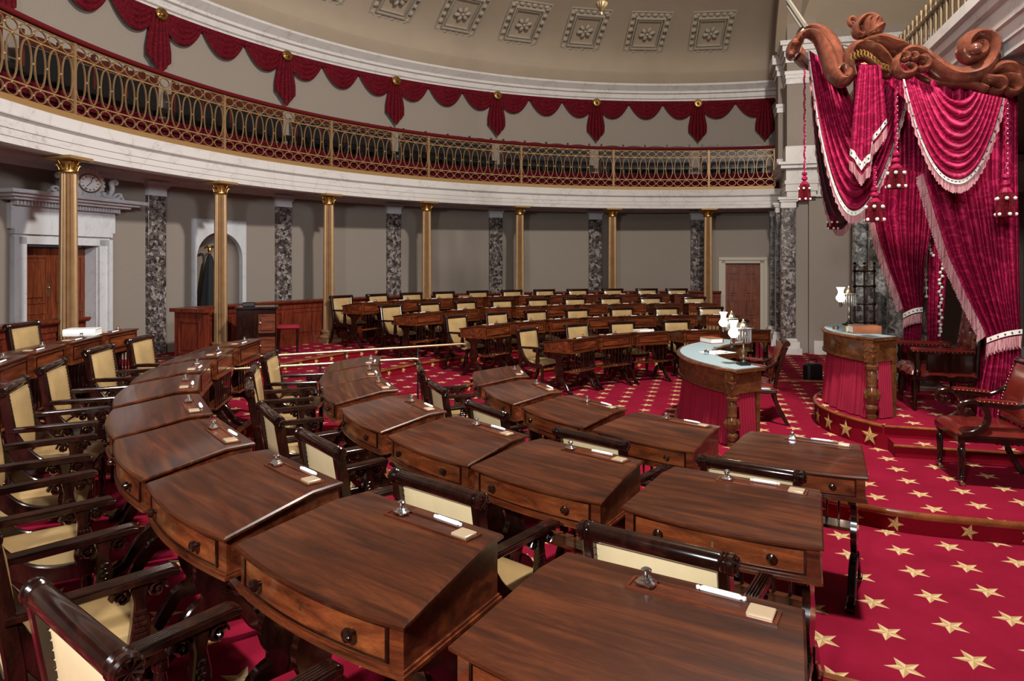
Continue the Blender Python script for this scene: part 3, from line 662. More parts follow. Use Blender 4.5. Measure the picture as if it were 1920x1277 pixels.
# ------------------------------------------------------------------ desks
def desk_proto():
    root = empty('writing_desk')
    BY, FY = -.25, .25
    def hw(y): return .371+.038*(y/.25)
    def yf(t_): return .238+.040*(1-t_*t_)
    def yb(t_): return -.25+.0*t_
    def ztop(y): return .846 if y < -.12 else lerp(.846, .782, (y+.12)/.37)
    NTT = 16
    def slab(m, zlo, zhi, ov, ov2=None):
        ov2 = ov if ov2 is None else ov2
        # columns of points front->back for each t
        ts = [-1+2*k/NTT for k in range(NTT+1)]
        def pt(t_, w, ov=ov):            # w 0 back edge,1 crease,2 front
            yy = [BY-ov, -.12, yf(t_)+ov][w]; x = t_*(hw(min(yy, .25))+ov); return x, yy
        top = [[Vector((*pt(t_, w, ov2), zhi(pt(t_, w, ov2)[1]))) for w in range(3)] for t_ in ts]
        bot = [[Vector((*pt(t_, w), zlo(pt(t_, w)[1]))) for w in range(3)] for t_ in ts]
        vs = [p for r in top for p in r]+[p for r in bot for p in r]; o = 3*(NTT+1); fs = []
        for i in range(NTT):
            for w in range(2):
                a = i*3+w; fs.append((a, a+3, a+4, a+1)); fs.append((o+a, o+a+1, o+a+4, o+a+3))
            a = i*3; fs.append((a, o+a, o+a+3, a+3)); a = i*3+2; fs.append((a, a+3, o+a+3, o+a))
        for i in (0, NTT):
            for w in range(2):
                a = i*3+w; fs.append((a, a+1, o+a+1, o+a) if i == 0 else (a, o+a, o+a+1, a+1))
        m.add(vs, fs)
    m = MB(); slab(m, lambda y: .655, ztop, 0); body = m.build('case', M['box'], root, 25)
    m = MB(); slab(m, ztop, lambda y: ztop(y)+.004, .010, .016); slab(m, lambda y: ztop(y)+.004, lambda y: ztop(y)+.013, .016); slab(m, lambda y: ztop(y)+.013, lambda y: ztop(y)+.019, .016, .009); m.build('lid', M['lid'], root, 20)
    m = MB(); slab(m, lambda y: .645, lambda y: .657, .012); slab(m, lambda y: .657, lambda y: .667, .006); m.build('base_moulding', M['box'], root, 25)
    # drawer on the sitter's side
    def front(t0, t1, z0, z1, o0, m, n=10):
        r0 = []; 
        rings = []
        for k in range(n+1):
            t_ = lerp(t0, t1, k/n); x = t_*hw(.24); y = yf(t_); rings.append([(x, y-.01, z0), (x, y+o0, z0), (x, y+o0, z1), (x, y-.01, z1)])
        m.loft(rings, True)
    m = MB(); front(-.86, .86, .682, .772, .004, m); dr = m.build('drawer', M['drawer'], root, 25)
    m = MB(); front(-.88, .88, .772, .777, .009, m); front(-.88, .88, .677, .682, .009, m); front(-.885, -.865, .677, .777, .009, m, 1); front(.865, .885, .677, .777, .009, m, 1); m.build('cockbead', M['dark'], dr)
    for s_ in (-1, 1):
        m = MB(); m.lathe([(.008, 0), (.009, .012), (.018, .018), (.021, .026), (.018, .034), (.008, .039), (0, .04)], c=(s_*.58*hw(.24), yf(.58)+.002, .728), n=14, axis='y'); m.build('knob', M['dark'], dr)
    m = MB(); m.box((0, yf(0)+.005, .730), (.009, .003, .022)); m.build('keyhole', M['brass'], dr)
    # panel moulding on the centre side
    m = MB()
    for dx, dz, sx, sz in ((0, .062, .60, .008), (0, -.062, .60, .008), (.30, 0, .008, .13), (-.30, 0, .008, .13)): m.box((dx, -.253, .755+dz), (sx, .008, sz))
    m.build('back_moulding', M['dark'], root)
    # trestle ends: vase-shaped plank, two sweeping feet
    for s_ in (-1, 1):
        m = MB(); x = s_*.33
        half = [(.16, .645), (.15, .60), (.085, .57), (.06, .52), (.052, .47), (.075, .42), (.085, .37), (.07, .31), (.05, .27), (.065, .23), (.075, .18)]
        sp1 = spline(half, 3); poly = [(x-.017, y, z) for y, z in sp1]+[(x-.017, -y, z) for y, z in reversed(sp1)]
        m.extrude(poly, (.034, 0, 0))
        for q in (-1, 1):
            ft = spline([(0, q*.03, .22), (0, q*.09, .20), (0, q*.145, .13), (0, q*.19, .06), (0, q*.25, .028)], 4)
            m.plank([(x, y, z) for _, y, z in ft], [lerp(.075, .045, k/(len(ft)-1)) for k in range(len(ft))], .046, (1, 0, 0))
            for rr in (-.014, 0, .014): m.tube([(x+rr, y+(0), z+lerp(.036, .022, k/(len(ft)-1))) for k, (_, y, z) in enumerate(ft)], .006, 5)
            m.lathe([(.0, -.022), (.022, -.022), (.022, .022), (0, .022)], c=(x, q*.155, .615), n=12, axis='x')
            m.box((x, q*.262, .014), (.05, .05, .028))
        m.build('leg', M['dark'], root)
    m = MB(); m.bbox((0, -.17, .352), (.64, .15, .022), .006); m.build('shelf', M['box'], root)
    for k in range(9):
        m = MB(); m.lathe([(.009, .362), (.006, .40), (.010, .46), (.006, .52), (.009, .60), (.008, .648)], c=(-.29+.0725*k, -.228, 0), n=6); m.build('spindle', M['dark'], root)
    # pen tray let into the flat strip
    m = MB(); m.box((-.10, -.135, .867), (.40, .008, .008)); m.box((-.10, -.205, .867), (.40, .008, .008)); m.box((.096, -.17, .867), (.008, .062, .008)); m.box((-.296, -.17, .867), (.008, .062, .008))
    m.box((-.10, -.17, .8655), (.39, .062, .002)); tr = m.build('pen_tray', M['box'], root)
    m = MB(); m.bbox((-.255, -.17, .873), (.066, .058, .010), .002); m.build('sand_cover', M['card'], tr)
    return root
dproto = desk_proto(); dt = proto_tree(dproto)
def ink_proto():
    root = empty('inkwell'); m = MB(); m.bbox((0, 0, .012), (.062, .054, .024), .008); m.bbox((0, 0, .026), (.044, .040, .012), .006); m.build('bottle', M['silver'], root)
    m = MB(); m.lathe([(.013, .03), (.011, .042), (.017, .047), (.018, .058), (.012, .063), (0, .064)], n=12); m.build('cap', M['silver'], root); return root
iproto = ink_proto(); it = proto_tree(iproto)
def pen_proto():
    m = MB(); m.bbox((0, 0, .007), (.115, .020, .013), .005); m.ball((.062, 0, .007), .007, 6); m.ball((-.062, 0, .007), .007, 6); return m.build('pen_rest', M['white'])
pproto = pen_proto()

# ------------------------------------------------------------------ senators' armchairs
def chair_proto():
    root = empty('armchair')
    # seat
    m = MB(); m.bbox((0, .0, .385), (.50, .46, .05), .008); m.build('seat_rail', M['dark'], root)
    m = MB()
    def sf(u, v):
        x, y = (u-.5)*.49, (v-.5)*.45; e = min(u, 1-u, v, 1-v); return Vector((x, y, .41+.055*(1-math.exp(-e*22))+.012*sin(PI*u)*sin(PI*v)))
    m.grid(14, 14, sf); m.build('seat', M['leather'], root, 60)
    # side frames: stile + curule sweep + rear leg
    yb = lambda z: .235+.05*max(0, (z-.55)/.4)**1.3
    for s_ in (-1, 1):
        m = MB(); pts = spline([(s_*.245, .34, .0), (s_*.245, .275, .15), (s_*.245, .225, .32), (s_*.245, .215, .46), (s_*.245, .235, .62), (s_*.245, .262, .78), (s_*.245, .285, .92)], 4)
        m.plank(pts, [.035+.022*min(1, k/8) for k in range(len(pts))], .042, (1, 0, 0)); m.build('stile', M['dark'], root)
        m = MB(); pts = spline([(s_*.245, .24, .66), (s_*.245, .175, .53), (s_*.245, .08, .43), (s_*.245, -.06, .395), (s_*.245, -.22, .40)], 4)
        m.plank(pts, [.05, .055, .06, .066, .07, .075, .08, .08, .08, .078, .075, .07, .07, .068, .066, .064, .06], .034, (1, 0, 0)); m.build('side_sweep', M['dark'], root)
        m = MB(); m.lathe([(.026, .37), (.03, .33), (.02, .31), (.027, .27), (.024, .15), (.018, .06), (.022, .045), (.012, .03), (.014, 0)], c=(s_*.225, -.205, 0), n=12); m.build('leg', M['dark'], root)
        # arm
        m = MB(); pts = [(s_*.25, .25, .665), (s_*.252, .05, .668), (s_*.255, -.23, .675), (s_*.255, -.255, .672)]
        m.plank(pts, [.024, .026, .028, .020], .054, (1, 0, 0)); arm = m.build('arm', M['dark'], root)
        m = MB()
        for k in range(5): m.tube([(s_*.25-.022+.011*k, .22, .680), (s_*.255-.022+.011*k, -.235, .691), (s_*.255-.022+.011*k, -.254, .683)], .0052, 6)
        m.build('reeding', M['dark'], arm)
        m = MB(); cx, cy = s_*.252, -.13
        m.plank([(cx, cy, .40), (cx, cy, .46), (cx, cy-.004, .53), (cx, cy, .60), (cx, cy, .655)], [.045, .070, .060, .040, .06], .038, (1, 0, 0))
        for q in (-1, 1):
            spi = [(cx, cy+q*.056+.032*(1-k/14)*cos(k*.75)*q, .628+.032*(1-k/14)*sin(k*.75)) for k in range(13)]
            m.tube(spi, .008, 6, side=(1, 0, 0), d=.024); m.ball((cx, cy+q*.056, .628), .011, 8, (2.4, 1, 1))
        for r_ in range(7):
            for q in (-1, 0, 1): m.ball((cx+s_*.018, cy+q*.013+(.006 if r_ % 2 else 0), .445+.02*r_), .0095, 6, (.6, 1, 1.2))
            m.ball((cx-s_*.018, cy+(.006 if r_ % 2 else 0), .445+.02*r_), .012, 6, (.6, 1.4, 1))
        m.build('arm_support', M['dark'], root)
    # back
    zb0, zb1 = .455, .90
    def bk(u, v, o): z = lerp(zb0, zb1, v); e = min(u, 1-u, v, 1-v); return Vector(((u-.5)*.446, yb(z)-.005+o*(.012+.022*(1-math.exp(-e*14))), z))
    m = MB(); m.grid(12, 12, lambda u, v: bk(u, v, -1)); m.build('backrest', M['leather'], root, 60)
    m = MB(); m.grid(12, 12, lambda u, v: bk(1-u, v, .55)); m.build('back_cover', M['leather_back'], root, 60, label='outside of the back in leather coloured paler for the light on it')
    m = MB()
    for o_, off in ((-1, -.018), (1, .008)):
        for k in range(17): 
            z = lerp(zb0+.01, zb1-.01, k/16)
            for s_ in (-1, 1): m.ball((s_*.218, yb(z)-.005+off, z), .0045, 5)
        for k in range(15): m.ball((lerp(-.21, .21, k/14), yb(zb1)-.005+off, zb1-.006), .0045, 5)
    m.build('nail_trim', M['nail'], root)
    m = MB(); m.bbox((0, .236, .452), (.45, .03, .03), .006); m.build('back_rail', M['dark'], root)
    m = MB(); m.lathe([(.0, -.283), (.03, -.283), (.036, -.276), (.036, -.262), (.031, -.258), (.036, -.252), (.031, -.246), (.036, -.240), (.031, -.234), (.033, -.228), (.033, .228), (.031, .234), (.036, .240), (.031, .246), (.036, .252), (.031, .258), (.036, .262), (.036, .276), (.03, .283), (0, .283)], c=(0, .287, .925), n=18, axis='x')
    for s_ in (-1, 1):
        for k in range(9):
            a = 2*PI*k/9; m.tube([(s_*.284, .287, .925), (s_*.286, .287+.027*cos(a), .925+.027*sin(a))], [.003, .006], 5)
    m.build('crest_rail', M['dark'], root)
    return root
cproto = chair_proto(); cht = proto_tree(cproto)

ORD = ['first', 'second', 'third', 'fourth', 'fifth', 'sixth', 'seventh', 'eighth', 'ninth', 'tenth', 'eleventh']
RN = ['front', 'second', 'third', 'back']
RI = [3.95, 5.5, 7.0, 8.36]; RC = [4.77, 6.34, 7.85, 9.22]; TZ = [0, .14, .28, .42]
DESK = {('near', 0): [-23.8, -36.6, -49.3, -61.3, -74.45], ('far', 0): [26.9, 38.0, 49.6, 63.5, 76.2],
        ('near', 1): [-23.1, -30.8, -38.2, -47.6, -56.7, -65.0, -74.0], ('far', 1): [23.2, 32.0, 40.2, 49.3, 57.8, 66.7, 75.5],
        ('near', 2): [-17.9, -25.0, -32.3, -39.5, -46.7, -53.6, -60.6, -67.65, -75.3], ('far', 2): [22.0, 29.6, 36.2, 42.3, 48.6, 55.0, 62.2, 69.1, 75.4],
        ('near', 3): [-18.6, -23.8, -29.0, -34.2], ('far', 3): [21.5, 27, 32.5, 38, 43.3, 48.7, 54.2, 59.8, 65.2, 70.3, 75.0]}
CHAIR = {('near', 0): [-25.0, -37.4, -49.3, -61.5, -73.2], ('far', 0): [25.7, 39.3, 50.6, 63.4, 76.2],
         ('near', 1): [-23.0, -31, -39.0, -48.2, -56.0, -64.7, -73.7], ('far', 1): [24.5, 33.2, 41.6, 50.0, 59.0, 67.6, 75.8],
         ('near', 2): [-19.2, -25.8, -33.3, -40, -46.9, -53.6, -60.6, -67.7, -75.2], ('far', 2): [22.7, 29.5, 36.0, 42.5, 48.9, 55.4, 61.7, 68.5, 75.8],
         ('near', 3): [-18.0, -29.0, -34.4], ('far', 3): [22.1, 27.6, 32.8, 38, 43.4, 48.9, 54.2, 59.5, 65.1, 70.5, 75.2]}
first = {'d': True, 'c': True, 'i': True, 'p': True}
def take(key, proto, tree):
    if first[key]: first[key] = False; return proto
    return copy_tree(tree)
for (side, row), angs in DESK.items():
    for k, a in enumerate(angs):
        z = TZ[row]; R = RI[row]+.25; c = AR(a, R, z, CR); rz = -(TH+rad(a))
        where = f'{side} block, {RN[row]} row, {ORD[k]} desk from the centre aisle'
        gap = min(abs(a-b) for b in angs if b != a); sx = min(1.0, (RI[row]+.5)*rad(gap)*.96/.835)
        o = take('d', dproto, dt); o.location = c; o.rotation_euler.z = rz; o.scale.x = sx
        tag(o, 'mahogany slope-top writing desk, '+where, 'desk', 'writing desks in curved rows')
        Rm = Matrix.Rotation(rz, 3, 'Z')
        if side == 'near' or row < 2 or True:
            i_ = take('i', iproto, it); i_.location = c+Rm @ Vector((.055+random.uniform(-.01, .01), -.170, .8665)); i_.rotation_euler.z = rz+random.uniform(-.1, .1); i_.scale = (.85, .85, .78)
            tag(i_, 'glass inkwell with silver cap, '+where.replace('the centre', 'centre'), 'inkwell', 'inkwells on the desks')
            q = take('p', pproto, (pproto, [])); q.location = c+Rm @ Vector((-.12+random.uniform(-.02, .02), -.222, .8655)); q.rotation_euler.z = rz+random.uniform(-.04, .04)
            tag(q, 'short white bar rest, '+where.replace('the centre', 'centre'), 'pen rest', 'white rests on the desks')
for (side, row), angs in CHAIR.items():
    for k, a in enumerate(angs):
        o = take('c', cproto, cht); o.location = AR(a, RC[row], TZ[row], CR); o.rotation_euler.z = -(TH+rad(a))+random.uniform(-.04, .04)
        tag(o, f'tan leather dark wood armchair, {side} block, {RN[row]} row, {ORD[k]} from the centre aisle', 'armchair', 'armchairs behind the writing desks')

# ------------------------------------------------------------------ brass handrails at the aisle
def rail(a, b, npost, label, curl):
    a, b = Vector(a), Vector(b); root = empty('handrail', (b.x, b.y, 0), 0, label, 'handrail'); base = root.location.copy(); d = (b-a).normalized()
    m = MB(); m.tube([a, b, b+d*.05+Vector((0, 0, -.01)), b+d*.075+Vector((0, 0, -.05)), b+d*.04+Vector((0, 0, -.075)), b+Vector((0, 0, -.06))], .017, 10); m.v = [tuple(Vector(v)-base) for v in m.v]; m.build('bar', M['brass'], root)
    for k in range(npost):
        p = a.lerp(b, (k+.35)/npost); zf = .005 if (p-CR).xy.length < 5.25 else (.14 if (p-CR).xy.length < 6.78 else (.28 if (p-CR).xy.length < 8.2 else .42))
        m = MB(); m.lathe([(.03, zf), (.03, zf+.02), (.013, zf+.03), (.013, p.z-.16), (.018, p.z-.15), (.013, p.z-.13), (.013, p.z)], c=(p.x, p.y, 0), n=10); m.v = [tuple(Vector(v)-base) for v in m.v]; m.build('post', M['black'], root)
rail(W(440, 671.5, 8.35), W(866, 645, 9.62), 3, 'long polished brass handrail on black posts, farther of the two beside the aisle', 1)
rail(W(440, 692, 7.4), W(776, 672.6, 8.25), 3, 'shorter brass handrail on black posts, nearer of the two beside the aisle', 1)

# ------------------------------------------------------------------ messenger cabinet and stool by the parapet
p = W(482, 656, 11.6); p.z = .42
cb = empty('cabinet', p, .32, 'small dark mahogany cabinet standing before the parapet at the aisle', 'cabinet')
m = MB(); m.bbox((0, 0, .42), (.62, .5, .84), .008); m.bbox((0, 0, .86), (.68, .56, .04), .01); m.build('body', M['dark'], cb)
for z0 in (.22, .60):
    m = MB(); m.bbox((.16, -.255, z0), (.27, .02, .32), .006); m.bbox((.16, -.27, z0), (.19, .015, .24), .006); dd = m.build('door', M['box'], cb)
    m = MB(); m.ball((.06, -.285, z0+.02), .012); m.build('knob', M['white'], dd)
p = W(540, 656, 12.2); p.z = .42
sb = empty('stool', p, .3, 'low stool with a red cushion beside the dark cabinet', 'stool')
m = MB(); m.bbox((0, 0, .47), (.40, .36, .07), .03); m.build('cushion', M['seatred'], sb)
for x, y in ((-.16, -.14), (.16, -.14), (.16, .14), (-.16, .14)):
    m = MB(); m.lathe([(.02, 0), (.024, .2), (.02, .3), (.026, .43)], c=(x, y, 0), n=10); m.build('leg', M['dark'], sb)
p = Vector(cb.location)+Vector((-.12, -.05, .88)); q = empty('tray_box', p, .3, 'small black box lying on top of the dark cabinet', 'box'); m = MB(); m.bbox((0, 0, .035), (.2, .12, .07), .01); m.build('body', M['black'], q)

# ------------------------------------------------------------------ curved clerks' desks with skirts
def arc_desk(name, cs, Ro, Ri, a0, a1, z0, h, label, fasc=.22):
    """circle centre at s=cs on the axis"""
    c = CR+U*cs; base = Vector((*AR((a0+a1)/2, (Ro+Ri)/2, z0, c),)); root = empty(name, base, 0, label, 'desk')
    def fin(m, nm, mt, par=root, sh=32): m.v = [tuple(Vector(v)-base) for v in m.v]; return m.build(nm, mt, par, sh)
    zt = z0+h; n = 40
    m = MB(); m.arc([(Ri-.02, zt-.035), (Ri-.03, zt-.018), (Ri-.02, zt), (Ro+.02, zt), (Ro+.035, zt-.018), (Ro+.02, zt-.035)], a0-1.2, a1+1.2, n, c); fin(m, 'top', M['walnut'])
    m = MB(); m.arcbox(a0, a1, Ri+.01, Ro-.012, zt, zt+.004, n, c); fin(m, 'baize', M['blue'])
    m = MB(); m.arcbox(a0, a1, Ro-.03, Ro, zt-.035-fasc, zt-.035, n, c); m.arcbox(a0, a1, Ri, Ri+.03, zt-.035-fasc, zt-.035, n, c)
    m.arcbox(a0, a0+1, Ri+.03, Ro-.03, zt-.035-fasc, zt-.035, 1, c); m.arcbox(a1-1, a1, Ri+.03, Ro-.03, zt-.035-fasc, zt-.035, 1, c); m.arcbox(a0, a1, Ro, Ro+.012, zt-.04-fasc, zt-.02-fasc, n, c); fin(m, 'frieze', M['walnut'])
    m = MB()       # pleated skirt
    def sk(u, v):
        ph = lerp(a0+3.2, a1-3.2, u); w = .022*fold(u*44+.5*sin(u*40))+.014*sin(u*2*PI*9.3+1); fl = .03+.97*v
        q = AR(ph, Ro-.045+w*fl+.035*v, 0, c); q.z = lerp(zt-.035-fasc, z0+.012, v); return q
    m.grid(620, 6, sk); fin(m, 'skirt', M['skirt'], sh=180)
    for a in (a0, a1):
        m = MB()
        def sk2(u, v):
            sg = 1 if a == a1 else -1; rr = lerp(Ri+.07, Ro-.10, u); w = .018*fold(u*6); q = AR(a-sg*(.8), rr, 0, c); t_ = (AR(a+1, rr, 0, c)-AR(a, rr, 0, c)).normalized()*sg; q = q+t_*(w*(.3+.7*v)+.02*v); q.z = lerp(zt-.035-fasc, z0+.012, v); return q
        m.grid(60, 5, sk2); fin(m, 'skirt', M['skirt'], sh=180)
        m = MB(); g = AR(a+(1.3 if a == a0 else -1.3), Ro-.015, z0, c)
        hh = h-.035-fasc
        m.lathe([(.048, 0), (.052, .02), (.052, hh*.08), (.035, hh*.10), (.045, hh*.14), (.062, hh*.20), (.058, hh*.24), (.036, hh*.27), (.052, hh*.33), (.062, hh*.45), (.052, hh*.52), (.046, hh*.56), (.052, hh*.58), (.048, hh*.62), (.052, hh*.8), (.045, hh*.84), (.064, hh*.88), (.066, hh*.93), (.045, hh*.96), (.05, hh)], c=g, n=24, flute=.06, nf=8)
        for k in range(8):
            an = 2*PI*k/8; m.tube([g+Vector((.058*cos(an), .058*sin(an), hh*.36)), g+Vector((.070*cos(an), .070*sin(an), hh*.45)), g+Vector((.06*cos(an), .06*sin(an), hh*.53))], [.012, .018, .004], 6)
        fin(m, 'leg', M['walnut'])
        m = MB(); r_ = -(TH+rad(a)); m.box(g+Vector((0, 0, h-.035-fasc/2)), (.10, .10, fasc+.01), r_)
        for dirv in (U, -L, L):
            cc_ = g+Vector((0, 0, h-.035-fasc/2))+dirv*.056
            for k in range(5):
                an = PI/2+2*PI*k/5; rt = Vector((0, 0, 1)).cross(dirv).normalized(); m.tube([cc_, cc_+rt*.045*cos(an)+Vector((0, 0, .055*sin(an)))], [.016, .003], 5)
            m.tube([cc_-Vector((0, 0, .075)), cc_-Vector((0, 0, .05))+dirv*.01, cc_+Vector((0, 0, -.03))], .014, 6); m.tube([cc_+Vector((0, 0, .075)), cc_+Vector((0, 0, .05))+dirv*.01, cc_+Vector((0, 0, .03))], .012, 6)
        fin(m, 'carved_block', M['walnut'])
        m = MB(); g2 = AR(a+(1.3 if a == a0 else -1.3), Ri+.03, z0, c); m.box(g2+Vector((0, 0, (h-.04)/2)), (.05, .05, h-.04), r_); fin(m, 'leg', M['walnut'])
    return root, c, zt
sec, sc_c, sec_top = arc_desk('clerk_desk', 0, 2.02, 1.62, -45.5, 44.5, .15, .80, 'long crescent clerks desk with blue baize top and pleated crimson skirt, lower of the two')
pre, pr_c, pre_top = arc_desk('presiding_desk', -1.03, 1.38, 1.02, -40.5, 43, ZP, .86, 'smaller crescent desk with blue top and crimson skirt on the raised platform')
def on_arc(c, Ro, a, z): return AR(a, Ro, z, c)

# ------------------------------------------------------------------ argand lamps, books, papers
def lamp(base, ang, label):
    root = empty('argand_lamp', base, ang, label, 'lamp', 'glass shaded desk lamps'); root.scale = (.88, .88, .84)
    m = MB(); m.bbox((0, 0, .012), (.13, .13, .024), .004); m.lathe([(.05, .024), (.052, .034), (.03, .05), (.018, .07), (.016, .10)], n=20); m.build('base', M['black'], root)
    m = MB(); m.lathe([(.016, .08), (.024, .10), (.014, .12), (.018, .16), (.024, .18), (.012, .20), (.012, .30), (.03, .315), (.05, .33)], n=16)
    m.lathe([(.03, .46), (.045, .47), (.05, .49), (.035, .52), (.02, .53), (.03, .545), (.012, .56), (.008, .58), (0, .585)], n=16)
    m.tube(spline([(-.02, 0, .33), (-.06, 0, .31), (-.10, 0, .32), (-.125, 0, .35)], 4), .008, 8); m.lathe([(.012, .27), (.02, .29), (.022, .34), (.028, .355)], c=(-.125, 0, 0), n=14); m.build('stem', M['pewter'], root)
    m = MB(); m.lathe([(.022, .345), (.045, .365), (.062, .395), (.060, .42), (.040, .45), (.032, .48), (.034, .51), (.046, .545), (.056, .56)], c=(-.125, 0, 0), n=28); m.build('lamp_shade', M['glow'], root)
    m = MB()
    for k in range(18):
        a = 2*PI*k/18; r_ = .088; p_ = (r_*cos(a), r_*sin(a)); 
        m.lathe([(.001, .285), (.009, .30), (.006, .318), (.0045, .44), (.001, .455)], c=(p_[0], p_[1], 0), n=5); m.ball((p_[0], p_[1], .463), .007, 5)
    m.lathe([(.03, .45), (.09, .462), (.092, .468), (.06, .474), (.03, .478)], n=20); m.build('prism', M['glassfrost'], root)
    ld = bpy.data.lights.new('lamp_glow', 'POINT'); ld.energy = 3.5; ld.color = (1, .82, .58); ld.shadow_soft_size = .04; lo = bpy.data.objects.new('bulb', ld); S.collection.objects.link(lo); lo.parent = root; lo.location = (-.125, 0, .64)
    return root
def at_z(px, py, z):
    D = 1280*(EYE-z)/(py-HZ); return Vector(((px-960)/1280*D, D, z))
lamp(at_z(1394, 684, sec_top+.006), .1, 'glowing milk-glass lamp hung with prisms, nearest one on the lower crescent desk')
lamp(at_z(1372, 656, sec_top+.006), .15, 'glowing milk-glass lamp hung with prisms, farther one on the lower crescent desk')
lamp(at_z(1592, 610, pre_top+.006), .1, 'glowing milk-glass lamp with prisms on the raised presiding desk')
def book(c, d, rz, label, cover, cat='book', grp=None):
    root = empty('book', c, rz, label, cat, grp); x, y, z = d
    m = MB(); m.bbox((0, 0, .004), (x, y, .008), .002); m.bbox((0, 0, z-.004), (x, y, .008), .002)
    m.loft([[Vector((q, -y/2, 0))+Vector((0, -.006*sin(PI*k/8), z*k/8)) for k in range(9)]+[Vector((q, -y/2+.008, z*(8-k)/8)) for k in range(9)] for q in (-x/2, x/2)], True); m.build('cover', cover, root)
    m = MB(); m.box((0, .004, z/2), (x-.012, y-.014, z-.014)); m.build('pages', M['paper'], root); return root
book(at_z(1334, 642, sec_top+.006), (.27, .19, .07), 1.9, 'thick brown leather book lying on the lower crescent desk', M['book'])
book(at_z(1620, 624, pre_top+.006), (.29, .20, .085), -.15, 'thick brown leather book with red label on the presiding desk', M['book'])
m = MB(); m.box((0, 0, .002), (.36, .26, .003)); q = m.build('paper_sheet', M['paper'], None); q.location = at_z(1345, 661, sec_top+.005); q.rotation_euler.z = .5; tag(q, 'white paper sheets spread on the lower crescent desk', 'paper')
m = MB(); m.lathe([(.028, 0), (.032, .02), (.03, .04), (.018, .05), (.0, .055)], n=14); q = m.build('silver_inkstand', M['silver']); q.location = at_z(1325, 664, sec_top+.009); tag(q, 'small round silver inkstand on papers, lower crescent desk', 'inkstand')
m = MB(); m.tube([(0, 0, .01), (.10, .02, .012), (.16, .03, .02)], [.003, .002, .006], 5); q = m.build('quill_pen', M['black']); q.location = at_z(1340, 664, sec_top+.008); tag(q, 'dark quill pen lying beside the silver inkstand', 'pen')
m = MB(); m.lathe([(.036, 0), (.036, .035), (.026, .04), (.026, .05), (0, .05)], n=16); m.tube([(0, 0, .04), (-.02, .0, .10)], .003, 5); q = m.build('silver_inkstand', M['silver']); q.location = at_z(1567, 618, pre_top+.006); tag(q, 'round silver inkstand holding a pen on the presiding desk', 'inkstand')
m = MB(); m.lathe([(.017, 0), (.017, .045), (.014, .05), (.016, .06), (0, .062)], n=12); q = m.build('sand_shaker', M['leather_back']); q.location = at_z(1589, 622, pre_top+.006); tag(q, 'small cream sand shaker in front of the brown book', 'sand shaker')
dsk = AR(-18.6, RI[3]+.25, .42, CR)
m = MB(); q = book(W(147, 633, 8.9)*1.0, (.30, .22, .07), .25, 'large white covered book on a back-row desk at left', M['white']); q.location = AR(-21.5, RI[3]+.2, .42+.866, CR)
book(at_z(1206, 621.5, .868), (.30, .20, .035), .5, 'thin white book lying on a far front-row desk', M['white'])
book(at_z(872, 556.5, 1.288), (.24, .17, .03), .7, 'small brown book lying on a far back-row desk', M['book'])

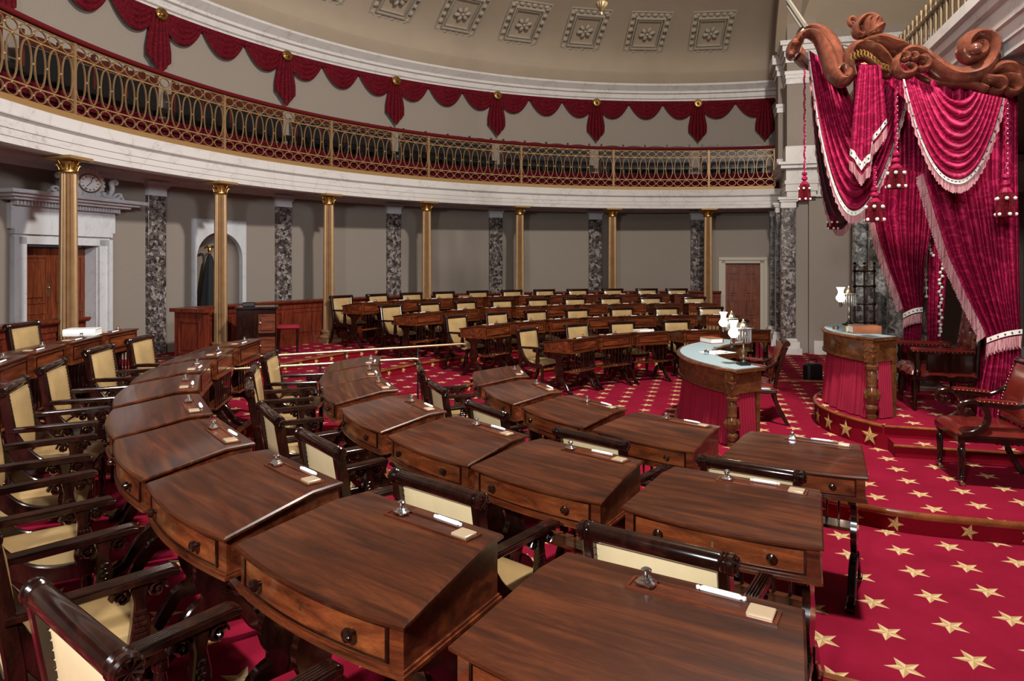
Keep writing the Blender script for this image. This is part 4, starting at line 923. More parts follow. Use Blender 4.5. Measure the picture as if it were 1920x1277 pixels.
# ------------------------------------------------------------------ red armchairs
def big_chair(loc, rz, label, scale=1):
    root = empty('scroll_armchair', loc, rz, label, 'armchair'); root.scale = (scale,)*3
    # faces local -y
    m = MB(); m.bbox((0, 0, .40), (.56, .54, .06), .006)
    for k in range(3): m.tube([(-.283, -.26, .385+.012*k), (-.283, .26, .385+.012*k)], .005, 5); m.tube([(.283, -.26, .385+.012*k), (.283, .26, .385+.012*k)], .005, 5)
    m.build('seat_rail', M['dark'], root)
    m = MB(); m.grid(14, 14, lambda u, v: Vector(((u-.5)*.56, (v-.5)*.54, .425+.06*(1-math.exp(-min(u, 1-u, v, 1-v)*20))+.012*sin(PI*u)*sin(PI*v)))); m.build('seat', M['red_leather'], root, 60)
    for s_ in (-1, 1):
        m = MB(); m.lathe([(.030, .38), (.030, .36), (.022, .345), (.028, .335), (.022, .32), (.030, .30), (.026, .2), (.019, .09), (.024, .08), (.018, .07), (.022, .06), (.014, .05)], c=(s_*.25, -.235, 0), n=14); lg = m.build('leg', M['dark'], root)
        m = MB(); m.lathe([(.014, .05), (.016, .035), (.010, .03)], c=(s_*.25, -.235, 0), n=10); m.lathe([(0, -.012), (.018, -.01), (.018, .01), (0, .012)], c=(s_*.25, -.225, .018), n=12, axis='x'); m.build('caster', M['brass'], lg)
        m = MB(); pts = spline([(s_*.25, .40, 0), (s_*.25, .32, .14), (s_*.25, .26, .30), (s_*.25, .25, .42), (s_*.25, .28, .62), (s_*.25, .34, .82), (s_*.25, .38, .93)], 4); m.plank(pts, .042, .04, (1, 0, 0)); m.build('stile', M['dark'], root)
        # scroll arm: C sweep from the seat front up and over, then back to the stile
        m = MB(); sw = spline([(s_*.27, -.24, .43), (s_*.27, -.16, .445), (s_*.27, -.08, .50), (s_*.27, -.055, .58), (s_*.27, -.085, .655), (s_*.27, -.16, .695), (s_*.27, -.235, .675), (s_*.27, -.25, .62), (s_*.27, -.21, .59), (s_*.27, -.18, .61), (s_*.27, -.19, .635)], 4)
        m.plank(sw, [lerp(.05, .028, k/(len(sw)-1)) for k in range(len(sw))], .042, (1, 0, 0)); m.lathe([(0, -.026), (.014, -.026), (.014, .026), (0, .026)], c=(s_*.27, -.196, .628), n=10, axis='x')
        m.plank(spline([(s_*.27, -.12, .685), (s_*.27, 0, .672), (s_*.27, .12, .665), (s_*.265, .22, .70), (s_*.255, .29, .76)], 4), .034, .042, (1, 0, 0)); ar = m.build('arm', M['dark'], root)
        m = MB(); m.plank(spline([(s_*.27, -.13, .712), (s_*.27, .02, .706), (s_*.27, .15, .694)], 4), .028, .056, (1, 0, 0)); m.build('arm_pad', M['red_leather'], ar)
        m = MB()
        for k in range(9):
            for q in (-1, 1): m.ball((s_*.27+q*.029, -.12+.032*k, .706-.001*k), .005, 5)
        m.build('nail_trim', M['nail'], ar)
    m = MB(); yb = lambda z: .235+.13*max(0, (z-.47)/.5)**1.4
    m.grid(12, 12, lambda u, v: Vector(((u-.5)*.46, yb(lerp(.5, .96, v))-.02-.03*(1-math.exp(-min(u, 1-u, v, 1-v)*12)), lerp(.5, .96, v)))); m.grid(12, 12, lambda u, v: Vector(((.5-u)*.46, yb(lerp(.5, .96, v))+.02, lerp(.5, .96, v)))); m.build('backrest', M['red_leather'], root, 60)
    m = MB(); m.lathe([(0, -.29), (.035, -.29), (.035, -.26), (.03, -.25), (.034, -.24), (.034, .24), (.03, .25), (.035, .26), (.035, .29), (0, .29)], c=(0, .385, .97), n=16, axis='x'); m.build('crest_rail', M['dark'], root)
    m = MB()
    for k in range(16):
        for s_ in (-1, 1): m.ball((s_*.225, yb(.51+.028*k)-.035, .51+.028*k), .005, 5)
    m.build('nail_trim', M['nail'], root); return root
# front feet: (1803,912) near-front and (1762,880) far-front
f1 = at_z(1803, 912, .15); f2 = at_z(1762, 878, .15); mid = (f1+f2)/2; dx = (f2-f1); 
ang = math.atan2(dx.y, dx.x)          # local -x -> +x direction runs from near foot to far foot
fwd = Vector((-sin(ang), cos(ang), 0))   # local +y
if fwd.x < 0: fwd = -fwd; ang += PI
q = big_chair(mid+fwd*.235*1.04, math.atan2(fwd.y, fwd.x)-PI/2, 'oxblood leather armchair with scrolled arms standing on the dais carpet at right', 1.04)
sc_ = big_chair(P(1.18, -.62, .15), -(TH)+PI+.12, 'red leather armchair tucked behind the lower crescent desk', .98)
sc_.location = P(1.17, -.02, .15); sc_.rotation_euler.z = math.atan2(-U.y, -U.x)-PI/2

# presiding chair: tall buttoned back
pc = empty('presiding_chair', P(-.80, .02, ZP), -TH+PI-.05, 'large tufted dark red leather armchair with high carved back under the canopy', 'armchair')
pc.rotation_euler.z = math.atan2(-U.y, -U.x)-PI/2
m = MB(); m.bbox((0, 0, .38), (.66, .62, .07), .01); m.build('seat_rail', M['dark'], pc)
def tuft(u, v, nx, ny): return -.018*max(0, cos(PI*2*nx*u)*cos(PI*2*ny*v))**2
m = MB(); m.grid(40, 40, lambda u, v: Vector(((u-.5)*.68, (v-.5)*.66, .41+.10*(1-math.exp(-min(u, 1-u, v, 1-v)*16))+tuft(u, v, 2.5, 2.5)))); m.build('seat', M['red_leather'], pc, 80)
m = MB(); m.grid(44, 60, lambda u, v: Vector(((u-.5)*(.56-.10*v), .30+.12*v-.05*(1-math.exp(-min(u, 1-u, v, 1-v)*14))-tuft(u, v, 2.5, 4.5), .50+.82*v+.06*sin(PI*u)*v))); m.build('backrest', M['red_leather'], pc, 80)
m = MB(); m.grid(4, 4, lambda u, v: Vector(((.5-u)*(.58-.10*v), .33+.12*v, .42+.92*v)))
for s_ in (-1, 1): m.tube(spline([(s_*.29, .32, .40), (s_*.285, .34, .75), (s_*.265, .39, 1.1), (s_*.235, .44, 1.36)], 4), .024, 8)
m.tube(spline([(-.235, .44, 1.36), (-.12, .45, 1.43), (0, .45, 1.46), (.12, .45, 1.43), (.235, .44, 1.36)], 4), .028, 8)
m.build('back_frame', M['dark'], pc)
for s_ in (-1, 1):
    m = MB(); m.bbox((s_*.345, -.02, .69), (.085, .62, .05), .015); ar = m.build('arm', M['red_leather'], pc)
    m = MB()
    for k in range(15): m.ball((s_*.345+.044, -.31+.042*k, .672), .006, 5); m.ball((s_*.345-.044, -.31+.042*k, .672), .006, 5)
    m.build('nail_trim', M['nail'], ar)
    m = MB(); m.lathe([(.03, .40), (.04, .44), (.025, .48), (.04, .55), (.025, .6), (.035, .665)], c=(s_*.345, -.26, 0), n=12); m.bbox((s_*.345, .05, .55), (.04, .45, .20), .01); m.build('arm_support', M['dark'], pc)
    for y in (-.27, .27):
        m = MB(); m.lathe([(.035, .35), (.022, .31), (.034, .26), (.028, .12), (.018, .05), (.02, .03), (.014, 0)], c=(s_*.28, y, 0), n=12); m.build('leg', M['dark'], pc)

# black bag on the floor behind the presiding desk
p = at_z(1523, 712, .0); p.z = 0
p = at_z(1524, 714, .0)
bg = empty('satchel', p, .25, 'black leather satchel with a handle standing on the starred carpet', 'bag')
m = MB(); m.bbox((0, 0, .15), (.30, .18, .30), .03); m.build('body', M['black'], bg)
m = MB(); m.tube([(-.08, 0, .29), (-.07, 0, .37), (.07, 0, .37), (.08, 0, .29)], .012, 8); m.build('handle', M['black'], bg)

# ------------------------------------------------------------------ canopy over the presiding desk
DT = [(1480, 8.0), (1590, 7.30), (1640, 7.0), (1750, 6.75), (1850, 6.5), (1925, 6.3)]
def Dx(px): return pl(px, DT)
ZS = 4.174
def zc(x, y): return 1460+x/ZS, y/ZS
can = empty('canopy', P(-.2, 0, 3.9), 0, 'carved mahogany canopy with scrolls and plumed shield, hung with crimson damask over the dais', 'canopy')
cbase = can.location.copy()
def cfin(m, nm, mt, par=can, sh=32): m.v = [tuple(Vector(v)-cbase) for v in m.v]; return m.build(nm, mt, par, sh)
def carve(m, pts, depth, k=1.25, off=0, ridge=.05, n=14):
    sp_ = spline(pts, 5); P3 = []; R3 = []
    for x, y, r_ in sp_:
        px, py = zc(x, y); D = Dx(px)+off; P3.append(W(px, py, D)+L*depth*0); R3.append(max(.004, r_/ZS/1280*D*k))
    m.tube(P3, R3, n, side=L, d=[min(depth, max(.02, r_*3)) for r_ in R3], ridge=ridge)
m = MB()
carve(m, [(112, 462, 16), (102, 430, 34), (118, 380, 42), (150, 330, 34), (175, 290, 26), (230, 262, 26), (300, 290, 34), (350, 360, 42), (385, 450, 46), (420, 560, 46), (470, 630, 40), (530, 630, 34), (552, 570, 28), (520, 520, 24), (475, 535, 20), (455, 580, 15), (480, 600, 11)], .17)
m.ball(W(*zc(130, 330), Dx(1490)-.15), .045, 10); m.ball(W(*zc(100, 420), Dx(1486)-.12), .035, 10)
cfin(m, 'left_scroll', M['carved'])
m = MB()
carve(m, [(150, 290, 16), (190, 240, 26), (270, 222, 30), (350, 260, 40), (410, 340, 48), (455, 450, 52), (490, 550, 48), (540, 610, 30)], .12, off=.34)
cfin(m, 'left_scroll_rear', M['carved'])
m = MB()
carve(m, [(590, 600, 20), (556, 520, 30), (555, 440, 34), (600, 375, 36), (680, 365, 34), (760, 400, 36), (830, 470, 34), (885, 540, 22)], .22)
carve(m, [(560, 560, 10), (570, 500, 15), (620, 465, 16), (690, 460, 16), (760, 510, 18), (820, 570, 24), (870, 590, 24), (880, 560, 12), (850, 560, 9)], .26)
carve(m, [(640, 345, 20), (720, 325, 34), (810, 335, 46), (900, 365, 44), (980, 375, 30), (1028, 362, 8)], .2)
carve(m, [(700, 350, 8), (800, 370, 16), (880, 410, 18), (930, 440, 12)], .26)
carve(m, [(585, 540, 24), (610, 460, 42), (680, 415, 52), (760, 440, 58), (830, 500, 52), (880, 560, 26)], .12, off=.06)
cfin(m, 'crest_shell', M['carved'])
m = MB()
carve(m, [(680, 290, 22), (730, 262, 40), (775, 230, 40), (815, 205, 22), (835, 200, 8)], .14)
carve(m, [(760, 240, 34), (770, 180, 34), (730, 140, 26), (680, 140, 24), (635, 170, 24), (605, 220, 24), (610, 270, 24), (650, 285, 20), (675, 255, 18), (655, 225, 15), (625, 235, 12), (625, 255, 8)], .12)
carve(m, [(598, 215, 6), (566, 200, 12), (552, 165, 14), (572, 142, 16), (600, 150, 12), (598, 175, 9), (578, 172, 6)], .05)
carve(m, [(700, 280, 22), (690, 215, 26), (705, 160, 24), (745, 135, 12)], .12)
carve(m, [(730, 285, 26), (735, 215, 30), (755, 165, 28), (790, 165, 16)], .13)
cfin(m, 'plume', M['carved'])
m = MB()
for k in range(14): px, py = zc(lerp(672, 820, k/13), lerp(312, 288, k/13)-8*sin(PI*k/13)); m.ball(W(px, py, Dx(px)-.14), .011, 6)
for k in range(12):
    u = k/11; x0 = lerp(572, 862, u); y0 = lerp(452, 535, u)-70*sin(PI*min(1, u*1.25))*(1-.3*u)
    pts = [(x0-8+dx, y0+dy-6) for dx, dy in ((-6, -26), (10, -8), (4, 12), (20, 34))]
    m.tube([W(*zc(*q_), Dx(zc(*q_)[0])-.235) for q_ in pts], [.005, .015, .014, .004], 6)
cfin(m, 'gilding', M['gold'])
m = MB()
carve(m, [(945, 470, 20), (960, 430, 36), (1020, 408, 40), (1100, 430, 46), (1190, 500, 54), (1290, 570, 58), (1400, 605, 60), (1510, 590, 60), (1600, 545, 54), (1655, 470, 46), (1680, 390, 40), (1660, 320, 38), (1600, 285, 38), (1520, 290, 40), (1462, 340, 42), (1455, 410, 42), (1500, 455, 38), (1565, 445, 34), (1600, 395, 30), (1575, 345, 28), (1528, 355, 26), (1520, 385, 20)], .17)
m.ball(W(*zc(1545, 378), Dx(1830)-.17), .055, 12)
cfin(m, 'right_scroll', M['carved'])
m = MB()
carve(m, [(1075, 580, 14), (1170, 635, 16), (1300, 665, 17), (1440, 672, 18), (1540, 672, 22), (1610, 705, 24), (1630, 700, 10)], .2)
carve(m, [(1590, 600, 26), (1640, 630, 34), (1710, 640, 36), (1742, 685, 30), (1715, 722, 24), (1670, 712, 18), (1665, 690, 12)], .2)
carve(m, [(1620, 600, 20), (1680, 545, 36), (1760, 530, 40), (1850, 560, 42), (1900, 630, 40), (1930, 700, 30)], .17)
carve(m, [(1700, 620, 18), (1770, 600, 28), (1840, 630, 32), (1868, 690, 30), (1830, 728, 24), (1785, 710, 18), (1785, 690, 12)], .2)
cfin(m, 'right_leaf', M['carved'])
m = MB()
carve(m, [(890, 585, 14), (905, 530, 26), (930, 470, 26), (980, 430, 20), (1030, 430, 12)], .2, off=-.08)
carve(m, [(925, 480, 14), (925, 550, 26), (965, 590, 28), (1030, 580, 26), (1062, 545, 20), (1035, 510, 16), (1000, 520, 12), (1000, 545, 8)], .1, off=-.2)
carve(m, [(960, 600, 16), (930, 590, 18), (920, 560, 12)], .12, off=-.2)
for x, y in ((985, 450), (1050, 450), (1130, 470)): carve(m, [(x-20, y-30, 8), (x+10, y-25, 18), (x+25, y+5, 22), (x, y+20, 16), (x-15, y+5, 8)], .08, off=-.22)
carve(m, [(1100, 440, 8), (1160, 470, 20), (1170, 520, 24), (1120, 545, 20), (1095, 520, 10)], .08, off=-.24)
cfin(m, 'acanthus', M['carved'])
# tester ring behind the carving so the canopy is closed round the far side
m = MB(); far = [(1495, 100, 8.1), (1515, 118, 8.6), (1560, 125, 8.9), (1640, 128, 9.0), (1760, 135, 8.9)]
m.tube([W(a, b, D_) for a, b, D_ in spline(far, 5)], .09, 10, side=(0, 0, 1)); m.v = list(m.v); cfin(m, 'far_cornice', M['carved'])
m = MB(); m.tube([W(1512, 52, 8.0), W(1479, 3, 8.2), W(1478, 1, 8.21)], .028, 6); m.tube([W(1502, 52, 8.0), W(1477, 14, 8.2), W(1476, 12, 8.21)], .012, 6); m.tube([W(1576, 83, 7.8), W(1600, 88, 7.4)], .01, 6); cfin(m, 'hanging_rod', M['rod'])

# draped swags: surface given in picture-plane rows then placed at true depth
def big_swag(nm, A0, A1, B0, B1, sag0, sag1, DA, DB, mat=M['damask'], band=True, nf=8, amp=.05, skew=0.0, p=2.2, off=0, fringe=True, bandv=None):
    par = empty(nm) if False else None
    def edge(u, v):
        ax, ay = lerp(A0[0], A1[0], v), lerp(A0[1], A1[1], v); bx, by = lerp(B0[0], B1[0], v), lerp(B0[1], B1[1], v)
        uu = u; x = lerp(ax, bx, uu); y = lerp(ay, by, uu); sh = (1-abs(2*uu-1)**p)
        # skewed hang: the low point moves towards one end
        x += skew*sh*v*(1) ; y += lerp(sag0, sag1, v**1.1)*sh
        return x, y, sh
    def fn(u, v, lift=0):
        x, y, sh = edge(u, v); D = lerp(DA, DB, u)+off
        f_ = fold(nf*v+.22*sin(u*3.1+v*6)+.1*sin(u*6)); D -= amp*(.25+.75*sh)*f_+.10*sh+lift
        return W(x, y, D)
    m = MB(); m.grid(48, nf*9, fn); o = cfin(m, 'swag', mat, can, 180)
    if band:
        m = MB(); m.grid(60, 2, lambda u, v: fn(u, lerp(bandv[0], bandv[1], v) if bandv else lerp(.955, 1.0, v), .03)); cfin(m, 'braid', M['band'], o, 180)
        m = MB(); 
        for k in range(26):
            u = (k+.5)/26; c_ = fn(u, (bandv[0]+bandv[1])/2 if bandv else .978, .036); m.ball(c_, .011, 5, (1, .4, 1))
        cfin(m, 'star_mark', M['star_d'], o)
    if fringe:
        m = MB(); nn = 300
        def ff(u, v):
            a = Vector(fn(u, 1.0, .02)); r_ = (sin(u*nn*1.7)*.5+sin(u*nn*.63))*.006
            return a+Vector((r_, 0, -.085*v*(1+.07*sin(u*nn*.9))))
        m.grid(nn*2, 2, ff); cfin(m, 'fringe', M['fringe'], o, 180)
    return o
big_swag('r', (1762, 165), (1693, 148), (1826, 172), (1884, 184), 20, 178, 6.62, 6.22, nf=8, amp=.035, skew=0, off=0)
big_swag('l', (1578, 135), (1514, 92), (1660, 150), (1700, 190), 70, 262, 7.95, 7.05, nf=8, amp=.06, skew=-14, off=0, p=1.9)
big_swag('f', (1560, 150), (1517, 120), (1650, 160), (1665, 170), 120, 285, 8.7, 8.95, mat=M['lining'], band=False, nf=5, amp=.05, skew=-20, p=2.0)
# centre tail with stepped braided hem
m = MB(); T0, T1 = (1611, 122), (1651, 118)
def hem(u): return [(0, 300), (.12, 306), (.2, 318), (.32, 330), (.45, 316), (.55, 312), (.62, 272), (.75, 262), (.9, 246), (1, 236)]
def tail(u, v, lift=0):
    x = lerp(lerp(T0[0], T1[0], u), lerp(1592, 1664, u), v**.8); yb_ = pl(u, hem(u)); y = lerp(T0[1], yb_, v); D = lerp(7.12, 6.93, u)-.22-.035*fold(u*5)*(.5+.5*v)-lift
    return W(x, y, D)
m.grid(60, 20, tail); jo = cfin(m, 'centre_tail', M['damask'], can, 180)
m = MB(); m.grid(60, 2, lambda u, v: tail(u, lerp(.875, .95, v), .015)); cfin(m, 'braid', M['band'], jo, 180)
m = MB()
for k in range(9): m.ball(tail((k+.5)/9, .912, .02), .012, 5, (1, .4, 1))
cfin(m, 'star_mark', M['star_d'], jo)
m = MB(); m.grid(240, 2, lambda u, v: Vector(tail(u, 1, .01))+Vector((sin(u*300)*.004, 0, -.10*v*(1+.07*sin(u*170))))); cfin(m, 'fringe', M['fringe'], jo, 180)
# backing drop behind the swags
m = MB(); m.grid(60, 10, lambda u, v: W(lerp(1600, 1760, u), lerp(120, lerp(300, 330, u), v), lerp(7.5, 7.2, u)+.04*sin(u*60))); cfin(m, 'back_drop', M['damask'], can, 180)

def hang(rows, DL, DR, npl, amp, nm, label, braid=True, fr=(0, 1), mat=M['damask'], sway=.0, tie=None, parent=None, edge_braid=None, nu=110):
    """rows: (y, x_left, x_right); curtains hung at true depth"""
    ys = [r[0] for r in rows]; xl = [(r[0], r[1]) for r in rows]; xr = [(r[0], r[2]) for r in rows]
    base = W((rows[-1][1]+rows[-1][2])/2, rows[-1][0], (DL+DR)/2); root = empty(nm, base, 0, label, 'curtain')
    def fin(m, n_, mt, par=root, sh=180): m.v = [tuple(Vector(v)-base) for v in m.v]; return m.build(n_, mt, par, sh)
    def fn(u, v, lift=0):
        y = lerp(ys[0], ys[-1], v); a, b = pl(y, xl), pl(y, xr); w = (b-a); x = lerp(a, b, u); k = min(1, .35+w/140)
        D = lerp(DL, DR, u)-amp*k*(fold(npl*(u+.035*sin(u*7+npl)))+.5*sin(u*2*PI*npl*.21+2))-lift-sway*sin(PI*u)
        return W(x, y, D)
    m = MB(); m.grid(nu, 44, fn); c_ = fin(m, 'panel', mat)
    if fr:
        m = MB(); N_ = 260
        def ff(u, v):
            vv = lerp(fr[0], fr[1], u); a = Vector(fn(0, vv, .01)); return a+Vector((-.075*v*(1+.08*sin(u*400)), 0, -.05*v+.006*sin(u*300)))
        m.grid(N_, 2, ff); fin(m, 'fringe', M['fringe'])
    if tie:
        y0, x0, x1, dy, lift = tie
        def tb(u, v): x = lerp(x0, x1, u); return W(x, y0-dy*(u**1.0)+lerp(0, 9, v)-3*sin(PI*u), lerp(DL, DR, u)-lift-.05*sin(PI*u))
        m = MB(); m.grid(20, 2, tb); tb_o = fin(m, 'tie_back', M['band'])
        m = MB()
        for k in range(5): m.ball(tb((k+.5)/5, .5)+Vector((0, -.008, 0)), .012, 5, (1, .4, 1))
        fin(m, 'star_mark', M['star_d'], tb_o)
        m = MB(); m.grid(120, 2, lambda u, v: Vector(tb(u, 1))+Vector((sin(u*200)*.005-.01*v, 0, -.015-.11*v*(1+.15*sin(u*130))))); fin(m, 'fringe', M['fringe'], tb_o)
    return root, fn, fin
zz = lambda y, D: y
curt, cfn, cf = hang([(150, 1745, 1908), (330, 1732, 1908), (400, 1752, 1910), (480, 1778, 1911), (560, 1815, 1912), (620, 1845, 1914), (642, 1852, 1914), (670, 1850, 1915), (740, 1836, 1916), (816, 1826, 1916)], 6.72, 6.55, 8, .038, 'canopy_curtain', 'bright crimson damask curtain tied back with fringed braid, nearer side of the canopy', fr=(.26, .72), tie=(634, 1850, 1917, 17, .14))
hang([(150, 1640, 1755), (330, 1640, 1752), (400, 1636, 1748), (450, 1648, 1742), (500, 1664, 1734), (550, 1684, 1731), (586, 1695, 1731), (620, 1694, 1728), (690, 1688, 1726), (744, 1686, 1724)], 8.75, 8.6, 7, .06, 'canopy_curtain', 'shaded crimson damask curtain tied back, farther side of the canopy', fr=(.38, .72), tie=(588, 1693, 1730, 12, .12))
hang([(380, 1745, 1768), (430, 1742, 1772), (480, 1739, 1776), (560, 1738, 1772), (640, 1738, 1766), (700, 1738, 1764)], 9.1, 9.05, 4, .03, 'inner_curtain', 'narrow crimson hanging edged with white bobbles behind the presiding chair', fr=False, nu=50)
hang([(520, 1822, 1850), (600, 1826, 1850), (700, 1830, 1846), (736, 1827, 1850)], 7.6, 7.5, 3, .03, 'inner_curtain', 'gathered crimson curtain with white tassel balls behind the nearer canopy curtain', fr=False, nu=40)
bb = empty('bobble_cord', W(1760, 430, 9.0), 0, 'cord of white and red bobbles hanging beside the narrow inner curtain', 'trimming'); base_ = bb.location.copy()
m = MB()
for line in ([(1743, 436), (1743, 446), (1741, 456), (1739, 466), (1737, 473), (1735, 480), (1733, 486), (1733, 495), (1734, 505), (1735, 515), (1736, 525), (1737, 540), (1737, 556)], [(1743, 460), (1744, 468), (1746, 475), (1750, 479)], [(1763, 483), (1768, 496), (1767, 504), (1763, 511), (1767, 518), (1761, 525), (1762, 532), (1766, 539), (1761, 547), (1764, 554), (1766, 561), (1764, 568), (1761, 575), (1765, 582), (1762, 589), (1766, 596), (1761, 603), (1764, 609), (1763, 616), (1764, 622), (1761, 629)]):
    for x, y in line: m.ball(W(x, y, 8.95)-base_, .021, 8)
    m.tube([W(x, y, 8.96)-base_ for x, y in line], .005, 5)
m.build('bobble', M['band'], bb)

# tassels on cords
def tassel(px, ytop, ybody, ybot, D, label, k=1.0):
    base = W(px, ybot, D); root = empty('tassel', base, 0, label, 'tassel', 'canopy tassels'); pxm = D/1280
    m = MB(); top = (ybot-ytop)*pxm; n = 40
    m.tube([(.006*cos(i*1.3), .006*sin(i*1.3), lerp((ybot-ybody)*pxm, top, i/n)) for i in range(n+1)], .012*k, 6); m.build('cord', M['damask'], root)
    m = MB()
    for i in range(max(0, int((top-(ybot-ybody)*pxm)/.045))): m.ball((.008, -.012, (ybot-ybody)*pxm+i*.045), .007, 5)
    m.build('cord_fleck', M['band'], root)
    h = (ybot-ybody)*pxm
    m = MB(); m.lathe([(.012*k, h), (.03*k, h*.97), (.032*k, h*.90), (.014*k, h*.86), (.034*k, h*.80), (.036*k, h*.74), (.016*k, h*.69), (.03*k, h*.66), (.052*k, h*.58), (.055*k, h*.55)], n=16, flute=.1, nf=8); m.build('head', M['damask'], root)
    m = MB(); m.lathe([(.05*k, h*.57), (.066*k, h*.50), (.072*k, h*.3), (.074*k, 0), (.02, 0)], n=80, flute=.22, nf=20); m.build('skirt', M['drape'], root)
    m = MB()
    for zz_, o_ in ((h*.42, 0), (h*.06, .3)):
        for q in range(6): a = 2*PI*q/6+o_; m.ball((.072*k*cos(a), .072*k*sin(a), zz_), .016*k, 8)
    m.build('bobble', M['band'], root)
tassel(1508.5, 130, 322, 377, 8.25, 'crimson tassel on a long cord, hanging free at the front tip of the canopy', .95)
tassel(1640, 312, 350, 416, 6.72, 'large crimson tassel under the pointed centre tail of the canopy', 1.15)
tassel(1680, 150, 285, 354, 6.72, 'crimson tassel between the two front swags of the canopy', 1.15)
tassel(1886, 185, 325, 407, 6.2, 'crimson tassel at the right end of the canopy', 1.05)
tassel(1561, 380, 398, 430, 8.7, 'small crimson tassel below the dark far swag', .9)

# ------------------------------------------------------------------ flat wall, corner piers, north wall, east colonnade
YAW = math.atan2(L.y, L.x)
def slbox(m, s0, s1, l0, l1, z0, z1): m.box(P((s0+s1)/2, (l0+l1)/2, (z0+z1)/2), (abs(l1-l0), abs(s1-s0), z1-z0), YAW)
def mould(m, s0, s1, l0, l1, levels):
    for z0, z1, pr in levels: slbox(m, s0-pr, s1+pr, l0-pr, l1+pr, z0, z1)
m = MB(); slbox(m, -.75, -.22, 7.85, 11.4, 0, 9.5); tag(m.build('wall_corner', M['wall']), kind='structure')
def pier(l0, w, lab, sx=0):
    p_ = P(-.06+sx, l0, 0); root = empty('pilaster', p_, YAW, lab, 'pilaster', 'corner pilasters')
    m = MB(); m.bbox((0, 0, 1.78), (.3, w, 2.98), .01); m.build('shaft', M['breccia'], root)
    m = MB(); m.box((0, 0, .14), (.46, w+.16, .28)); m.box((0, 0, .07), (.54, w+.24, .14)); m.lathe([(.0, .28), (.25, .28), (.27, .31), (.22, .345), (0, .345)], n=4, M=Matrix.Rotation(PI/4, 3, 'Z')); m.build('base', M['marble'], root)
    m = MB(); m.box((0, 0, 3.33), (.32, w+.02, .14)); m.box((0, 0, 3.42), (.38, w+.08, .05)); m.box((0, 0, 3.47), (.44, w+.14, .06))
    for k in range(7): m.box((-.19, -.12+.04*k, 3.445), (.02, .022, .03)); m.box((-.15+.05*k, -.5*w-.06, 3.445), (.022, .02, .03))
    m.build('capital', M['marble'], root); return root
pier(7.72, .30, 'large breccia corner pilaster with marble base, nearest of three at the right end', .0)
pier(9.2, .26, 'breccia corner pilaster, middle one of three at the right end', .0)
pier(10.7, .26, 'breccia corner pilaster, farthest of three beside the side door', .0)
m = MB()
for l0, l1 in ((7.5, 7.95), (7.95, 11.35)): mould(m, -.62, -.02 if l0 < 7.9 else -.12, l0, l1, [(3.5, 3.62, .0), (3.62, 3.78, .03), (3.78, 3.86, .05), (3.86, 4.12, .02), (4.12, 4.20, .14), (4.20, 4.26, .20)])
m2 = m; tag(m2.build('trim_8', M['marble']), kind='structure')
m = MB(); slbox(m, -.62, -.02, 7.5, 7.95, 4.26, 9.5); slbox(m, -.5, .06, 8.6, 9.2, 4.26, 9.5); tag(m.build('wall_pier', M['wall']), kind='structure')
m = MB(); mould(m, -.62, -.02, 7.5, 7.95, [(4.26, 4.62, .03), (6.0, 6.12, .02), (6.12, 6.2, .035), (6.2, 6.28, .05), (6.47, 6.6, .03), (6.6, 6.72, .06), (6.72, 6.84, .10), (6.84, 6.94, .15)])
mould(m, -.5, .06, 8.6, 9.2, [(4.26, 4.5, .03), (5.6, 5.72, .03), (5.72, 5.8, .05), (6.47, 6.6, .03), (6.6, 6.72, .06), (6.72, 6.94, .14)]); tag(m.build('trim_9', M['marble']), kind='structure')
# north wall
m = MB(); slbox(m, -6.5, -.5, 7.7, 7.95, 0, 9.6); tag(m.build('wall_north', M['wall']), kind='structure')
m = MB(); slbox(m, -6.5, -.6, 7.62, 7.72, 3.5, 4.12); slbox(m, -6.5, -.6, 7.5, 7.72, 4.12, 4.25); slbox(m, -6.5, -.6, 7.62, 7.72, 6.47, 6.7); slbox(m, -6.5, -.6, 7.5, 7.72, 6.7, 6.82); slbox(m, -6.5, -.6, 7.42, 7.72, 6.82, 6.94); tag(m.build('trim_10', M['marble']), kind='structure')
m = MB(); slbox(m, -6.5, -.6, 7.66, 7.72, 0, .3); slbox(m, -.75, -.15, 7.9, 11.4, 0, .26); tag(m.build('baseboard_north', M['marble']), kind='structure')
# ceiling over the east bay: sloping away
m = MB(); m.grid(20, 20, lambda u, v: P(lerp(-.1, -6.5, u), lerp(7.7, -4, v), 7.2+2.6*sin(PI*v)**.8)); c2_ = tag(m.build('ceiling_east', M['ceil'], sharp=60), kind='structure')
for s_ in (-1.2, -2.35, -3.5):
    a = P(s_, 7.05, 7.2+2.6*sin(PI*.0555)**.8); b = P(s_, 6.35, 7.2+2.6*sin(PI*.1154)**.8); up = (b-a).normalized(); tx = -U; nrm = tx.cross(up).normalized()
    if nrm.z > 0: nrm = -nrm
    coffer((a+b)/2, tx, up, nrm, .95, .95, c2_)
# arch rib at the mouth of the dome
m = MB(); m.tube([P(-.15, lerp(8.2, -8, k/40), 7.0+3.0*sin(PI*k/40)**.75) for k in range(41)], .28, 8, side=U, d=.35)
for k in range(60): m.ball(P(.02, lerp(8.1, 0, k/60), 6.88+3.0*sin(PI*(8.2-lerp(8.1, 0, k/60))/16.2)**.75), .07, 6)
tag(m.build('trim_11', M['ceil']), kind='structure')
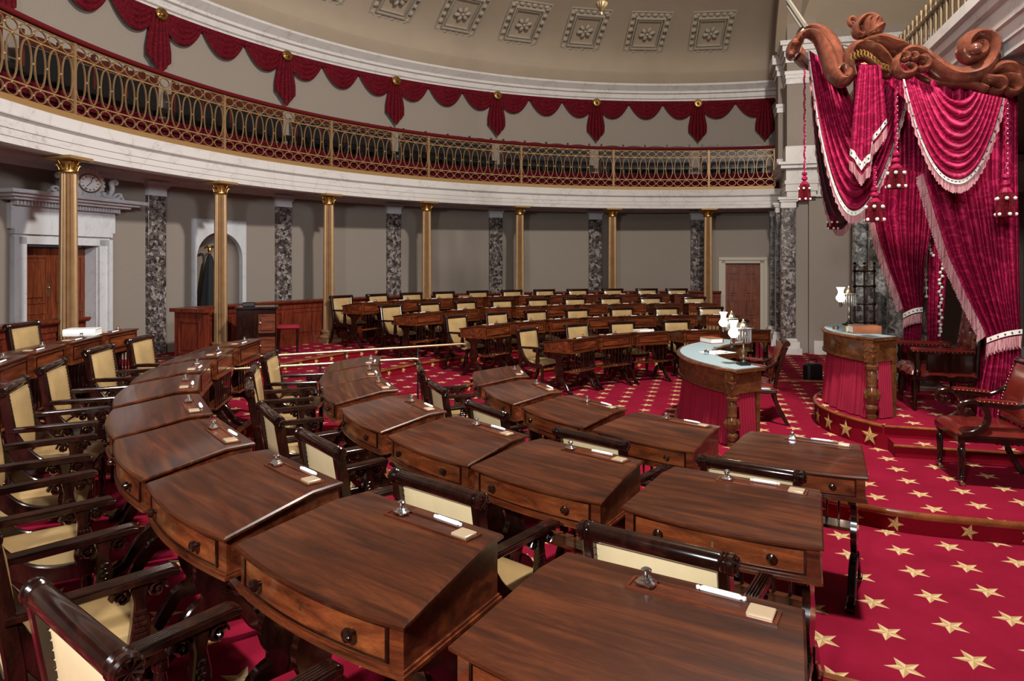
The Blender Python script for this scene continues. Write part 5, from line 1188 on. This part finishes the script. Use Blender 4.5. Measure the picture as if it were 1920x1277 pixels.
# east colonnade
GZ = 4.68
m = MB(); lv = [(3.98, 4.10, .0), (4.10, 4.24, .03), (4.24, 4.30, .07), (4.30, 4.46, .03), (4.46, 4.56, .10), (4.56, GZ, .17)]
for z0, z1, pr in lv: slbox(m, -1.5, -1.0+pr, -9, 7.7, z0, z1)
tag(m.build('trim_12', M['marble']), kind='structure')
m = MB(); slbox(m, -4.6, -1.45, -9, 7.7, 4.3, 4.4); slbox(m, -4.8, -4.6, -9, 7.7, 0, 7.3); tag(m.build('wall_east', M['wall']), kind='structure')
m = MB(); slbox(m, -3.2, -3.0, -9, -1.5, 0, 4.3); tag(m.build('wall_screen', M['marble']), kind='structure')
def ecol(l, lab, s_=-1.28):
    root = empty('marble_column', P(s_, l, 0), YAW, lab, 'column', 'grey marble columns')
    m = MB(); m.lathe([(.20, .30), (.205, 1.6), (.185, 3.7)], n=36); m.build('shaft', M['breccia_blue'], root)
    m = MB(); m.box((0, 0, .08), (.5, .5, .16)); m.lathe([(.25, .16), (.27, .2), (.25, .24), (.22, .26), (.235, .29), (.2, .31)], n=28); m.build('base', M['marble'], root)
    m = MB(); m.lathe([(.186, 3.7), (.2, 3.74), (.2, 3.8), (.24, 3.84)], n=28); m.box((0, 0, 3.92), (.5, .46, .12))
    for a_ in (-1, 1):
        for b_ in (-1, 1): m.lathe([(0, -.02), (.07, -.02), (.07, .02), (0, .02)], c=(a_*.2, b_*.2, 3.83), n=16, axis='y')
    m.build('capital', M['marble'], root); return root
ecol(6.1, 'grey breccia column behind the canopy, leftmost of four'); ecol(4.7, 'grey breccia column behind the canopy, second of four'); ecol(3.35, 'grey breccia column behind the canopy, third of four'); ecol(2.2, 'grey breccia column behind the canopy, nearest to the far curtain')
pr_ = P(-1.05, -1.62, 0); mp_ = empty('pedestal', P(-1.3, -1.95, .0), YAW, 'white marble column pedestal at the right edge behind the dais steps', 'pedestal'); m = MB(); m.box((0, 0, .35), (.5, .5, .7)); m.box((0, 0, .73), (.58, .58, .06)); m.build('block', M['marble'], mp_)
# balustrade of the east gallery
br = empty('balustrade', P(-1.0, 1, GZ), YAW, 'bronze spindle balustrade of the east gallery running above the canopy', 'railing')
for nm, z0, w in (('handrail', .46, .03), ('base_rail', .03, .025)):
    m = MB(); m.box((1.0, 0, z0), (14.5, .05, .04)); m.build(nm, M['bronze'], br)
for k in range(72):
    m = MB(); x = -6.0+.195*k; m.lathe([(.022, 0), (.03, .08), (.018, .16), (.026, .3), (.018, .46), (.02, .52), (.014, .56), (.032, .60), (.028, .64), (0, .66)], c=(x, 0, 0), n=8); m.build('spindle', M['bronze'], br)
va = empty('valance', P(-3.2, -.4, 6.2), YAW, 'dark crimson velvet drape edge high above the east gallery balustrade', 'valance')
m = MB(); m.grid(60, 24, lambda u, v: Vector((lerp(-1.6, 1.2, u), .05*sin(u*50)+.05*sin(v*20), .5-lerp(.5, 1.5, v)*(.6+.4*sin(u*3))))); m.build('swag', M['drape'], va, 180)
m = MB(); m.ball((1.25, 0, .0), .09, 10, (1, .6, 1.6)); m.build('rosette', M['gold'], va)
# dark iron lattice screen between the marble columns
ls = empty('lattice_screen', P(-2.3, 6.35, 0), YAW, 'tall dark turned wood lattice screen between grey columns', 'screen')
ls.location = at_z(1617, 640, .0) if False else Vector(((1617-960)/1280*9.9, 9.9, 0)); ls.rotation_euler.z = .1
m = MB(); 
for x in (-.12, .03, .18): m.tube([(x, 0, .62), (x, 0, 2.0)], .014, 8); m.ball((x, 0, 2.03), .024, 8)
for z in (.9, 1.17, 1.44, 1.70, 1.92):
    m.tube([(-.14, 0, z), (.2, 0, z)], .012, 6)
    for x in (-.12, .03, .18): m.ball((x, 0, z), .03, 8)
m.box((.03, 0, .45), (.34, .05, .9)); m.build('frame', M['dark'], ls)

# ------------------------------------------------------------------ chandelier tip
ch = empty('chandelier', W(1128, 20, 9.2), 0, 'bottom of a gilt chandelier with hanging knob at the top edge', 'chandelier')
m = MB(); m.lathe([(.0, -.06), (.012, -.055), (.016, -.04), (.008, -.02), (.02, 0), (.05, .03), (.075, .07), (.085, .1), (.05, .13), (.03, .2), (.03, .6)], n=28, flute=.1, nf=14); m.build('bowl', M['brass'], ch)
m = MB(); m.tube([(0, 0, .5), (0, 0, 4.0)], .012, 8); m.build('rod', M['brass'], ch)
for k in range(8):
    a = 2*PI*k/8; m = MB(); m.tube(spline([(.03*cos(a), .03*sin(a), .4), (.25*cos(a), .25*sin(a), .32), (.45*cos(a), .45*sin(a), .45), (.5*cos(a), .5*sin(a), .6)], 4), .012, 8); m.lathe([(.03, .6), (.05, .64), (.045, .74), (.03, .8)], c=(.5*cos(a), .5*sin(a), 0), n=12); m.build('arm', M['brass'], ch)
